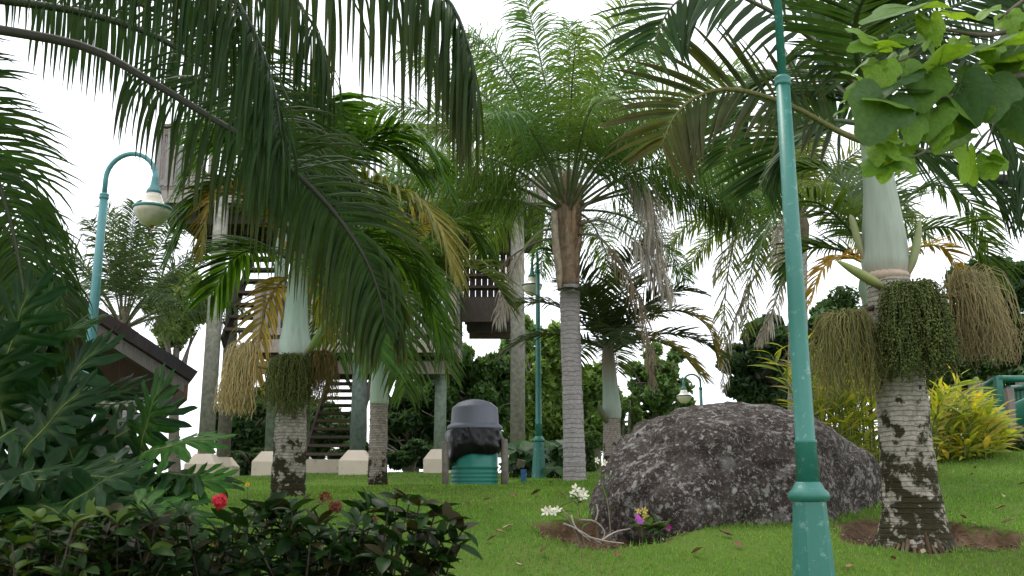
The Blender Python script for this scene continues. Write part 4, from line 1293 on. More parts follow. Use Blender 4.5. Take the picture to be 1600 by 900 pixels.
# ------------------------------------------------------------------ boulder
def boulder():
    bm = bmesh.new()
    bmesh.ops.create_icosphere(bm, subdivisions=6, radius=1)
    rot = Matrix.Rotation(ROCK_ROT, 3, 'Z')
    for v in bm.verts:
        p = v.co.copy()
        q = Vector((math.copysign(abs(p.x) ** .86, p.x), math.copysign(abs(p.y) ** .86, p.y), math.copysign(abs(p.z) ** .80, p.z)))
        # blunt steep left end, long slope down to the right end
        if q.z > 0:
            q.z *= 1 - .66 * max(0, q.x) ** 1.35 - .10 * max(0, -q.x) ** 3
        w = Vector((q.x * ROCK_AX[0], q.y * ROCK_AX[1], q.z * ROCK_AX[2]))
        k = 0
        for f, a in ((.8, .13), (1.9, .085), (4.2, .045), (11, .014), (24, .008)):
            k += a * noise.noise(w * f + Vector((3, 7, 1)))
        rid = abs(noise.noise(w * 2.0 + Vector((9, 1, 4))))
        k -= .05 * max(0, .22 - rid) / .22
        w += p.normalized() * k
        v.co = rot @ w
    me = bpy.data.meshes.new("boulder")
    bm.to_mesh(me); bm.free()
    me.materials.append(MAT['rock'])
    me.polygons.foreach_set("use_smooth", [True] * len(me.polygons))
    o = bpy.data.objects.new("boulder", me)
    COL.objects.link(o)
    o.location = (ROCK_C.x, ROCK_C.y, ROCK_C.z - .06)
    tag(o, "big dark brown boulder spotted with pale lichen in the lawn", "boulder")
boulder()

# ------------------------------------------------------------------ leaf shapes
def leaf_mesh(name, L, w, col, mat, seg=5, droop=.25, fold=.25, shape=.9, tipcol=None, edge=None, wave=0):
    """simple pointed leaf along +Y, up +Z, root at the origin"""
    me = bpy.data.meshes.new(name)
    vs, fs, cs = [], [], []
    for k in range(seg + 1):
        t = k / seg
        wd = w * .5 * (math.sin(PI * min(1, .04 + .96 * t ** shape)) ** .9 + .02)
        y = L * t
        z = -droop * L * t * t
        wz = wave * L * math.sin(t * 9)
        vs += [(-wd, y, z + wd * fold + wz), (0, y, z), (wd, y, z + wd * fold - wz)]
        c = lerp(col, tipcol, t ** 2) if tipcol else col
        cs += [edge or c, c, edge or c]
    for k in range(seg):
        for j in range(2):
            a = k * 3 + j
            fs.append((a, a + 1, a + 4, a + 3))
    me.from_pydata(vs, [], fs)
    set_cols(me, cs)
    me.materials.append(MAT[mat])
    me.polygons.foreach_set("use_smooth", [True] * len(me.polygons))
    me.update()
    return me

def frame_to(d, up=Vector((0, 0, 1)), roll=0.0):
    d = Vector(d).normalized()
    z = up - d * up.dot(d)
    if z.length < 1e-3:
        z = d.orthogonal()
    z.normalize()
    x = d.cross(z)
    m = Matrix((x, d, z)).transposed()
    return m @ Matrix.Rotation(roll, 3, 'Y')

def place(p, R, s):
    return Matrix.Translation(p) @ (R.to_4x4()) @ Matrix.Diagonal((s, s, s, 1))

def add_inst(mb, me_data, mw):
    """bake a leaf into a joined mesh"""
    vs, fs, cs = me_data
    o = len(mb.v)
    mb.v.extend([mw @ v for v in vs]); mb.f.extend([tuple(i + o for i in f) for f in fs]); mb.c.extend(cs)

def mesh_data(me):
    cols = [tuple(c.color[:3]) for c in me.color_attributes["col"].data]
    return ([v.co.copy() for v in me.vertices], [tuple(p.vertices) for p in me.polygons], cols)

# ------------------------------------------------------------------ lobed philodendron leaves
def philo_mesh(seed, col):
    """deeply cut leaf, midrib along +Y, root at the origin, about 1 long"""
    rng = random.Random(seed)
    mb = MB()
    def bend(x, y):
        return Vector((x, y, -.22 * y * y - .30 * x * x + .02 * math.sin(9 * x + seed) + .015 * math.sin(11 * y)))
    mid = [(.0, .02 + .98 * i / 10) for i in range(11)]
    mb.tube([bend(0, y) + Vector((0, 0, .004)) for _, y in mid], [.012 * (1 - .8 * i / 10) for i in range(11)], 5, col=(.14, .19, .06))
    nl = 7
    for sd in (-1, 1):
        cc = vary(col, rng, .12)
        out = [(0.0, .0, .0)]                       # x, y and the midrib station each outline point hangs on
        for i in range(nl):
            f = i / (nl - 1)
            y0 = .02 + .80 * f
            ang = math.radians(-50 + 112 * f + rng.uniform(-5, 5))
            ln = .56 * (.62 + .50 * math.sin(PI * (.22 + .62 * f))) * (1 - .22 * f) * rng.uniform(.88, 1.1)
            dx, dy = math.cos(ang), math.sin(ang)
            nx, ny = -dy, dx
            hw = .078 * (1 - .3 * f) * rng.uniform(.9, 1.15)
            cur = rng.uniform(.0, .10)
            for (t, w_) in ((.42, -.85), (.62, -1.05), (.82, -.80), (.94, -.38), (1.0, 0), (.94, .38), (.82, .75), (.60, .95), (.40, .8)):
                X = dx * ln * t + nx * (hw * w_ + cur * t * t)
                Y = y0 + dy * ln * t + ny * (hw * w_ + cur * t * t)
                out.append((X, Y, y0))
            if i < nl - 1:                          # the cut between two lobes
                am = math.radians(-50 + 112 * (i + .5) / (nl - 1))
                d_ = .17 * (1 - .45 * f) * rng.uniform(.7, 1.25)
                out.append((math.cos(am) * d_, y0 + .066 + math.sin(am) * d_, y0 + .066))
        out.append((0.0, 1.0, .86))
        vs, cs = [], []
        for k, (x, y, ym) in enumerate(out):
            wv = .014 * math.sin(k * 1.9 + seed)
            vs += [bend(0, ym), bend(sd * x * .5, (y + ym) * .5) + Vector((0, 0, .010)), bend(sd * x, y) + Vector((0, 0, wv))]
            c_ = vary(cc, rng, .08)
            cs += [lerp(cc, (.12, .18, .05), .3), c_, c_]
        o = len(mb.v)
        mb.v.extend(vs); mb.c.extend(cs)
        for k in range(len(out) - 1):
            for j in range(2):
                q = (k * 3 + j, k * 3 + j + 1, (k + 1) * 3 + j + 1, (k + 1) * 3 + j)
                mb.f.append(tuple(i_ + o for i_ in (q if sd > 0 else q[::-1])))
    # end lobe
    me = make_mesh("leaf", mb, Vector((0, 0, 0)), MAT['gloss'], True)
    return me

def philodendrons():
    PH = [philo_mesh(k, c) for k, c in enumerate([(.014, .050, .008), (.009, .034, .007), (.026, .085, .011), (.007, .025, .006)])]  # leaf greens darkened to stand for the palms' shade over this bed
    # groups of leaves: plant foot (px, D) and leaves (px, py, D, heading in degrees in the picture, lean, size, mesh)
    plants = [
        ("split-leaf philodendron with a broad bright leaf reaching right over the lawn", (190, 4.6), [
            (218, 716, 4.3, 22, .55, .46, 2), (222, 704, 4.4, 78, .3, .42, 0), (150, 660, 4.5, 40, .5, .50, 1), (160, 720, 4.2, -20, .4, .5, 1),
            (240, 745, 4.2, 5, .6, .42, 1), (120, 690, 4.4, 100, .5, .46, 3), (200, 775, 4.0, -10, .6, .44, 0), (265, 770, 4.2, 20, .5, .34, 2), (100, 760, 4.0, 200, .5, .44, 1), (175, 690, 4.8, 120, .4, .46, 3), (150, 775, 3.9, 260, .5, .44, 1), (215, 790, 3.9, 330, .6, .36, 2)]),
        ("split-leaf philodendron with tall upright leaves in front of the pale lamp post", (90, 5.0), [
            (72, 610, 5.0, 62, .5, .62, 1), (95, 640, 4.8, 20, .6, .60, 1), (60, 640, 5.0, 130, .5, .6, 3), (40, 600, 5.2, 95, .3, .6, 0), (120, 600, 5.4, 30, .7, .5, 3),
            (105, 680, 4.7, -25, .5, .55, 1), (50, 700, 4.6, 230, .5, .55, 3), (20, 650, 4.7, 170, .5, .6, 1), (75, 660, 4.5, 280, .5, .5, 0), (135, 590, 5.3, 8, .8, .5, 1)]),
        ("split-leaf philodendron filling the lower left corner, leaves in deep shade", (-20, 4.4), [
            (0, 640, 4.6, 100, .5, .6, 3), (-10, 700, 4.3, 40, .5, .6, 1), (20, 760, 4.0, 10, .6, .55, 1), (30, 720, 4.2, 60, .4, .5, 3), (-30, 780, 3.9, 30, .5, .5, 1), (60, 790, 3.8, -15, .6, .45, 0), (10, 580, 5.0, 75, .4, .6, 1), (60, 750, 4.0, 300, .5, .5, 3), (100, 800, 3.7, 40, .5, .42, 1)]),
        ("broad dark philodendron mass at the far left edge beneath the palm fronds", (-60, 5.8), [
            (-20, 560, 5.6, 60, .4, .65, 1), (40, 560, 5.8, 35, .5, .6, 0), (10, 620, 5.4, 20, .5, .6, 3), (60, 590, 5.9, 100, .4, .5, 1), (-40, 640, 5.4, 70, .4, .6, 3), (90, 560, 6.0, 50, .5, .5, 1), (30, 530, 6.0, 85, .3, .5, 3)]),
    ]
    for label, (fx, fD), lv in plants:
        g = G(fx, fD)
        t = thing("philodendron", g, label, "plant", "philodendrons in the left bed")
        for i, (px, py, D, deg, lean, s, k) in enumerate(lv):
            rng = random.Random(px * 7 + py)
            if px > 55 and py < 700:
                py += 48
            p = P(px, py, D)
            a = math.radians(deg)
            d = Vector((math.cos(a), -.25 + rng.uniform(-.3, .2), math.sin(a) * .9 + .05)).normalized()
            up = Vector((rng.uniform(-.3, .3), -.55, .75))
            R = frame_to(d, up, rng.uniform(-.35, .35))
            # leaf mesh: x across, y along, z up
            inst("leaf", PH[k], t, place(p, R, s * .80))
            mb = MB()
            q = Vector((g.x + rng.uniform(-.25, .25), g.y + rng.uniform(-.2, .3), g.z - .05))
            mid = q.lerp(p, .55) + Vector((0, 0, .18))
            mb.tube(catmull([q, mid, p], 8), [.018 - .010 * i_ / 8 for i_ in range(9)], 6, col=(.045, .07, .022))
            obj("leaf_stalk", mb, MAT['rachis'], t)
philodendrons()

# ------------------------------------------------------------------ dark flowering shrubs in the foreground
LEAF_I = [leaf_mesh("leaf", .085, .040, c, 'gloss', 5, .2, .3, 1.0) for c in [(.012, .034, .007), (.008, .022, .006), (.018, .044, .009), (.026, .024, .009), (.050, .085, .012)]]
LDATA = [mesh_data(m_) for m_ in LEAF_I]

def shrub(label, foot, twigs, seed, n_obj, flowers=(), lscale=1.0, pick=(0, 0, 0, 1, 1, 2, 2, 3)):
    """foot = base point; twigs = list of tip points; leaves in pairs along each twig, thick at its end"""
    rng = random.Random(seed)
    t = thing("flowering_shrub", foot, label, "shrub", "dark flowering shrubs")
    foot = Vector(foot)
    recs = []
    for tip in twigs:
        tip = Vector(tip)
        st = foot + Vector((rng.uniform(-.12, .12), rng.uniform(-.12, .12), 0))
        mid = st.lerp(tip, .5) + Vector((rng.uniform(-.06, .06), rng.uniform(-.06, .06), .06))
        S = catmull([st, mid, tip], 12)
        mb = MB(); mb.tube(S, [.0075 - .005 * i / 12 for i in range(13)], 5, col=(.055, .045, .03)); obj("twig", mb, MAT['bark'], t)
        nn = rng.randint(7, 10)
        for k in range(nn):
            f = .42 + .58 * (k / (nn - 1)) ** .8
            i0 = min(int(f * 12), 11)
            p = S[i0].lerp(S[i0 + 1], f * 12 - i0)
            T = (S[i0 + 1] - S[i0]).normalized()
            a0 = rng.uniform(0, PI)
            for sd in (0, PI) if k < nn - 1 else (0, PI * .5, PI, PI * 1.5):
                o = T.orthogonal().normalized()
                o = Quaternion(T, a0 + sd + rng.uniform(-.3, .3)) @ o
                d = (o + T * rng.uniform(.15, .8) + Vector((0, 0, rng.uniform(-.25, .35)))).normalized()
                R = frame_to(d, Vector((rng.uniform(-.4, .4), rng.uniform(-.4, .4), 1)), rng.uniform(-.5, .5))
                recs.append((p, R, rng.uniform(.62, 1.08) * lscale, rng.choice(pick)))
    recs.sort(key=lambda r: (r[0].y, -r[0].z))
    extra = MB()
    for i, (p, R, s, k) in enumerate(recs):
        if i < n_obj:
            inst("leaf", LEAF_I[k], t, place(p, R, s))
        else:
            add_inst(extra, LDATA[k], place(p, R, s))
    if extra.v:
        obj("foliage", extra, MAT['gloss'], t, stuff=True)
    for (c, col, R0, n, nm) in flowers:
        mb = MB()
        for k in range(n):
            d = Vector((rng.gauss(0, 1), rng.gauss(0, 1), rng.gauss(.3, .8))).normalized()
            p = Vector(c) + d * R0 * rng.uniform(.4, .9)
            s = R0 * .5
            x = d.orthogonal().normalized(); y = d.cross(x)
            for q in range(4):
                a = q * PI / 2 + rng.uniform(0, .5)
                e = x * math.cos(a) + y * math.sin(a)
                f = x * math.cos(a + .5) + y * math.sin(a + .5)
                g_ = x * math.cos(a - .5) + y * math.sin(a - .5)
                mb.add([p, p + g_ * s * .6 + d * s * .2, p + e * s + d * s * .1, p + f * s * .6 + d * s * .2], [(0, 1, 2, 3)], vary(col, rng, .25))
        obj(nm, mb, MAT['petal'], t)
    return t

def shrubs():
    rng = random.Random(2)
    def tips(n, x0, x1, ytop, ybot, D0, D1, top=None):
        out = []
        for k in range(n):
            px = x0 + (x1 - x0) * (k + rng.random()) / n
            yt = ytop if top is None else top(px)
            out.append(P(px, yt + (ybot - yt) * rng.random() ** 1.2, rng.uniform(D0, D1)))
        return out
    RED, PNK, RST = (.42, .018, .035), (.5, .07, .08), (.12, .03, .014)
    fl = lambda px, py, D, col, R0=.02, n=22, nm="flower_cluster": (P(px, py, D), col, R0, n, nm)
    g = lambda px, D: G(px, D)
    shrub("dark leafy shrub with one bright red flower head on top", g(330, 3.5), tips(40, 245, 430, 795, 905, 3.0, 3.6, lambda x: 800 - 10 * math.sin((x - 245) / 60)), 51, 190,
          [fl(343, 784, 3.05, (.55, .02, .05), .026, 40), fl(335, 850, 3.1, (.2, .13, .02), .014, 8, "bud_cluster")])
    shrub("dark shrub with rust red bud clusters below the slim palm", g(510, 3.4), tips(44, 410, 610, 795, 905, 2.95, 3.5, lambda x: 798 + 6 * math.sin(x / 25)), 52, 190,
          [fl(508, 778, 3.0, RST, .022, 20, "bud_cluster"), fl(525, 793, 2.95, RST, .024, 22, "bud_cluster"), fl(588, 812, 3.0, (.3, .03, .04), .012, 8, "bud_cluster")])
    arch_tips = [P(700, 815, 3.0), P(722, 830, 3.0), P(712, 852, 3.05), P(690, 848, 3.0), P(680, 800, 3.1), P(655, 790, 3.1), P(668, 870, 3.0), P(640, 785, 3.15), P(620, 780, 3.2), P(650, 830, 3.0), P(625, 850, 2.95), P(690, 880, 3.0), P(640, 880, 3.0), P(606, 800, 3.0), P(600, 870, 2.9), P(660, 810, 3.1)]
    shrub("dark shrub whose arching branches reach furthest right over the grass", g(565, 3.2), arch_tips, 53, 130, [], 1.05, (0, 1, 1, 2, 3, 3))
    shrub("olive green low shrub with yellow tipped leaves in the bottom left corner", g(60, 3.0), tips(42, -40, 150, 815, 905, 2.7, 3.1), 54, 190, [], .9, (0, 1, 2, 2, 4, 4, 3))
    shrub("shaded low shrub between the lower left corner and the red flower", g(195, 3.2), tips(40, 140, 265, 800, 905, 2.85, 3.3), 55, 190, [], .95, (0, 1, 1, 2, 3, 4))
    # yellow daisy behind the shrubs
    q = P(387, 757, 4.2)
    t = thing("yellow_flower", G(387, 4.2), "single small yellow flower on a thin stem above the dark shrubs", "flower")
    mb = MB(); mb.tube(catmull([G(387, 4.2), G(387, 4.2).lerp(q, .5) + Vector((.02, 0, 0)), q], 8), .003, 5, col=(.06, .1, .03)); obj("stem", mb, MAT['rachis'], t)
    mb = MB()
    for k in range(9):
        a = k * 2 * PI / 9
        e = Vector((math.cos(a), -.35, math.sin(a) * .8)); f = Vector((math.cos(a + .3), -.35, math.sin(a + .3) * .8))
        mb.add([q, q + f * .008, q + e * .014, q + Vector((math.cos(a - .3), -.35, math.sin(a - .3) * .8)) * .008], [(0, 1, 2, 3)], (.7, .42, .02))
    obj("flower_head", mb, MAT['petal'], t)
shrubs()

# ------------------------------------------------------------------ near branch of big leaves at the top right
def big_leaf(seed, col, wave):
    """heart shaped, shallowly lobed leaf, root at the origin, tip along +Y, about 1 long"""
    rng = random.Random(seed)
    mb = MB()
    N = 40
    ring_ = []
    for k in range(N):
        a = 2 * PI * k / N
        r = .50 + .05 * math.cos(a) + .07 * math.cos(3 * a) + .045 * math.cos(5 * a + .2) + .012 * math.sin(14 * a + seed) + .012 * rng.uniform(-1, 1)
        x, y = math.sin(a) * r * .98, math.cos(a) * r * 1.12
        if y < 0 and abs(x) < .16:
            y += .22 * (1 - abs(x) / .16)
        ring_.append((x, y + .42))
    def Z(x, y):
        return -.20 * (y - .2) ** 2 + .16 * abs(x) - .38 * x * x + wave * .05 * math.sin(7 * y + seed) * abs(x) * 2 + .03 * math.sin(5 * x + seed)
    c0 = (0, .24)
    vs = [Vector((*c0, Z(*c0)))]
    for f in (.34, .68, 1.0):
        for (x, y) in ring_:
            X, Y = c0[0] + (x - c0[0]) * f, c0[1] + (y - c0[1]) * f
            vs.append(Vector((X, Y, Z(X, Y))))
    fs = [(0, 1 + k, 1 + (k + 1) % N) for k in range(N)]
    for r in range(2):
        for k in range(N):
            fs.append((1 + r * N + k, 1 + (r + 1) * N + k, 1 + (r + 1) * N + (k + 1) % N, 1 + r * N + (k + 1) % N))
    mb.add(vs, fs, col)
    for k in range(1, len(vs)):
        mb.c[k] = vary(col, rng, .05)
    # veins
    vc = lerp(col, (.26, .32, .13), .5)
    for a in (0, .62, -.62, 1.25, -1.25):
        ln = .62 if a == 0 else .44
        pts = []
        for q in range(6):
            s = q / 5 * ln
            x, y = c0[0] + math.sin(a) * s, c0[1] + math.cos(a) * s
            pts.append(Vector((x, y, Z(x, y) + .001)))
        mb.tube(pts, [.008 * (1 - .85 * q / 5) for q in range(6)], 4, cap=False, col=vc)
    return make_mesh("leaf", mb, Vector((0, 0, 0)), MAT['broad'], True)

def near_branch():
    g = G(1840, 3.6)
    t = thing("broadleaf_tree", g, "near tree branch with large lobed bright green leaves in the top right corner", "tree")
    BR = (.10, .085, .06)
    def br(pts, r0, r1, name="branch"):
        S = catmull(pxs(pts), 14)
        mb = MB(); mb.tube(S, [r0 + (r1 - r0) * i / 14 for i in range(15)], 7, col=BR); obj(name, mb, MAT['bark'], t)
    mb = MB(); mb.tube(catmull([g - Vector((0, 0, .1)), Vector((g.x, 3.6, 2.2)), P(1760, 60, 3.4), P(1700, -40, 3.3)], 16), [.11 - .05 * i / 16 for i in range(17)], 10, col=BR); obj("trunk", mb, MAT['bark'], t)
    br([(1760, 70, 3.4), (1680, 30, 3.1), (1600, 42, 2.9), (1540, 55, 2.8), (1470, 45, 2.75)], .016, .005)
    br([(1760, 90, 3.4), (1680, 110, 3.1), (1600, 118, 2.85), (1530, 128, 2.7), (1480, 152, 2.65), (1400, 162, 2.6)], .014, .004)
    br([(1690, -30, 3.3), (1640, -20, 3.0), (1600, 0, 2.9), (1560, 30, 2.85)], .010, .004)
    br([(1530, 128, 2.7), (1480, 200, 2.65), (1440, 240, 2.6), (1392, 250, 2.6)], .005, .003)
    br([(1600, 118, 2.85), (1560, 180, 2.8), (1540, 230, 2.75)], .005, .003)
    br([(1470, 45, 2.75), (1420, 90, 2.7), (1370, 98, 2.65)], .005, .003)
    B = [big_leaf(1, (.115, .225, .030), .6), big_leaf(2, (.150, .270, .035), 1), big_leaf(3, (.040, .095, .024), .4), big_leaf(4, (.060, .120, .036), .8), big_leaf(5, (.095, .190, .026), 1.2)]
    # px, py of the leaf root, D, heading deg in picture, tilt towards viewer, length px, which
    LV = [(1385, 150, 2.55, 238, .25, 104, 3), (1410, 120, 2.6, 215, .5, 80, 2), (1470, 100, 2.65, 200, .7, 120, 4), (1405, 165, 2.55, 170, .3, 66, 0), (1450, 110, 2.6, 250, .3, 78, 4),
          (1500, 130, 2.65, 270, .3, 84, 2), (1545, 120, 2.7, 250, .4, 100, 3), (1560, 70, 2.75, 195, .6, 110, 4), (1600, 95, 2.8, 180, .7, 100, 4), (1440, 10, 2.7, 190, .8, 110, 4),
          (1452, 30, 2.7, 280, .2, 46, 1), (1480, 20, 2.75, 340, .4, 48, 1), (1395, 75, 2.65, 170, .5, 42, 1), (1372, 98, 2.65, 230, .3, 44, 1), (1362, 62, 2.65, 150, .5, 44, 1), (1355, 70, 2.65, 200, .5, 40, 0),
          (1345, 122, 2.6, 165, .6, 36, 1), (1350, 135, 2.6, 210, .4, 40, 0), (1378, 210, 2.58, 250, .3, 54, 1), (1420, 180, 2.6, 260, .3, 62, 0), (1400, 240, 2.6, 300, .3, 46, 0), (1385, 245, 2.6, 250, .3, 48, 1),
          (1372, 255, 2.6, 220, .3, 42, 0), (1495, 165, 2.65, 300, .3, 66, 0), (1510, 230, 2.72, 260, .3, 62, 0), (1535, 235, 2.75, 330, .4, 40, 1), (1545, 245, 2.75, 270, .4, 38, 0), (1580, 150, 2.8, 280, .4, 90, 2),
          (1600, 170, 2.85, 265, .3, 80, 3), (1545, 15, 2.8, 220, .5, 40, 1), (1575, 25, 2.85, 260, .4, 44, 1), (1600, 20, 2.85, 300, .4, 60, 0), (1460, 165, 2.62, 240, .4, 70, 4), (1430, 140, 2.62, 180, .5, 74, 2), (1520, 160, 2.68, 230, .4, 76, 4),
          (1590, 60, 2.85, 240, .5, 80, 3), (1365, 190, 2.57, 215, .3, 44, 0), (1415, 60, 2.7, 200, .5, 40, 0), (1640, 120, 2.9, 250, .4, 110, 2), (1640, 40, 2.95, 220, .5, 110, 4)]
    r2 = random.Random(99)
    for (cx, cy, D, nn) in ((1380, 95, 2.66, 5), (1395, 225, 2.6, 6), (1440, 190, 2.63, 4), (1470, 40, 2.74, 5), (1530, 60, 2.8, 4), (1525, 235, 2.74, 4), (1570, 130, 2.82, 4), (1350, 170, 2.6, 3)):
        for _ in range(nn):
            LV.append((cx + r2.uniform(-34, 34), cy + r2.uniform(-28, 28), D + r2.uniform(-.08, .12), r2.uniform(150, 340), r2.uniform(.2, .9), r2.uniform(26, 54), r2.choice((0, 1, 1, 4))))
    for i, (px, py, D, deg, tilt, ln, k) in enumerate(LV):
        rng = random.Random(i + 60)
        p = P(px, py, D)
        a = math.radians(deg)
        d = Vector((math.cos(a), -.3 + rng.uniform(-.35, .25), math.sin(a))).normalized()
        up = Vector((rng.uniform(-.4, .4), -1 + .9 * tilt, .35 + tilt))
        R = frame_to(d, up, rng.uniform(-.4, .4))
        s = M(ln, D) * 1.12
        inst("leaf", B[k], t, place(p - R @ Vector((0, .2 * s, 0)), R, s))
near_branch()

# ------------------------------------------------------------------ variegated ginger at the right
def ginger(label, px0, px1, D0, D1, stems, seed, tall, toward):
    rng = random.Random(seed)
    V = [leaf_mesh("leaf", .42, .075, c, 'broad', 5, .38, .3, .8, tip) for c, tip in [((.38, .42, .06), (.46, .45, .08)), ((.26, .34, .05), (.38, .40, .06)), ((.11, .19, .03), (.26, .31, .05)), ((.52, .48, .12), (.36, .22, .10)), ((.17, .27, .035), (.30, .35, .06))]]
    g = G((px0 + px1) / 2, (D0 + D1) / 2)
    t = thing("variegated_ginger", g, label, "plant", "variegated ginger plants")
    cnt = 0
    for k in range(stems):
        px = px0 + (px1 - px0) * (k + rng.random()) / stems
        D = rng.uniform(D0, D1)
        b = G(px, D)
        h = tall(px) * rng.uniform(.55, 1.0)
        ln = Vector((toward * rng.uniform(.1, .9) + rng.gauss(0, .25), rng.uniform(-.5, .15), 1)).normalized()
        S = catmull([b, b + Vector((ln.x * .2 * h, ln.y * .2 * h, h * .55)), b + Vector((ln.x * h * .75, ln.y * h * .6, h * .95))], 8)
        mb = MB(); mb.tube(S, [.010 - .006 * i / 8 for i in range(9)], 5, col=(.12, .15, .04)); obj("stem", mb, MAT['rachis'], t)
        nl = rng.randint(8, 11)
        for i in range(nl):
            f = .04 + .96 * i / (nl - 1)
            i0 = min(int(f * 8), 7)
            p = S[i0].lerp(S[i0 + 1], f * 8 - i0)
            T = (S[i0 + 1] - S[i0]).normalized()
            sd = 1 if i % 2 else -1
            o = Vector((sd * rng.uniform(.3, 1), rng.uniform(-.8, .4), 0)) + Vector((toward * .5, 0, 0))
            d = (o.normalized() * rng.uniform(.4, .9) + T * rng.uniform(.5, 1.1) - Vector((0, 0, .35 if f < .4 else 0))).normalized()
            R = frame_to(d, Vector((rng.uniform(-.5, .5), -.4, 1)), rng.uniform(-.6, .6))
            cnt += 1
            inst("leaf", V[rng.choice((0, 0, 1, 1, 2, 3, 4))], t, place(p, R, rng.uniform(.5, .85)))
ginger("yellow-green variegated ginger clump between the boulder and the mossy palm", 1262, 1378, 10.3, 11.6, 64, 1, lambda x: 1.4, -.15)
ginger("yellow-green variegated ginger clump leaning right in front of the green slide", 1448, 1560, 10.6, 12.0, 74, 2, lambda x: 1.02 - .0056 * max(0, x - 1448), .8)

# ------------------------------------------------------------------ broad-leaved plants behind the drum
def taro(label, px0, px1, D, n, seed, h):
    rng = random.Random(seed)
    V = [leaf_mesh("leaf", .34, .26, c, 'gloss', 6, .35, .2, .75, None, None, .01) for c in [(.045, .10, .03), (.06, .135, .035), (.03, .075, .025), (.11, .17, .09)]]
    t = thing("broad_leaved_plant", G((px0 + px1) / 2, D), label, "plant", "broad-leaved plants behind the lawn")
    for k in range(n):
        px = px0 + (px1 - px0) * rng.random()
        b = G(px, D + rng.uniform(-.4, .6))
        p = b + Vector((rng.uniform(-.25, .25), rng.uniform(-.3, .1), h * rng.uniform(.25, 1)))
        mb = MB(); mb.tube([b, b.lerp(p, .6) + Vector((0, 0, .08)), p], [.009, .008, .005], 5, col=(.05, .08, .025)); obj("leaf_stalk", mb, MAT['rachis'], t)
        d = Vector((rng.gauss(0, 1), -.7 + rng.gauss(0, .6), -.25)).normalized()
        inst("leaf", V[rng.choice((0, 0, 1, 1, 2, 3))], t, place(p, frame_to(d, Vector((0, -.3, 1)), rng.uniform(-.3, .3)), rng.uniform(.7, 1.25)))
taro("low clump of broad dark leaves between the litter drum and the green lamp post", 796, 838, 16.8, 46, 1, .62)
taro("low clump of broad dark leaves between the green lamp post and the tall grey palm", 845, 880, 16.6, 40, 2, .66)

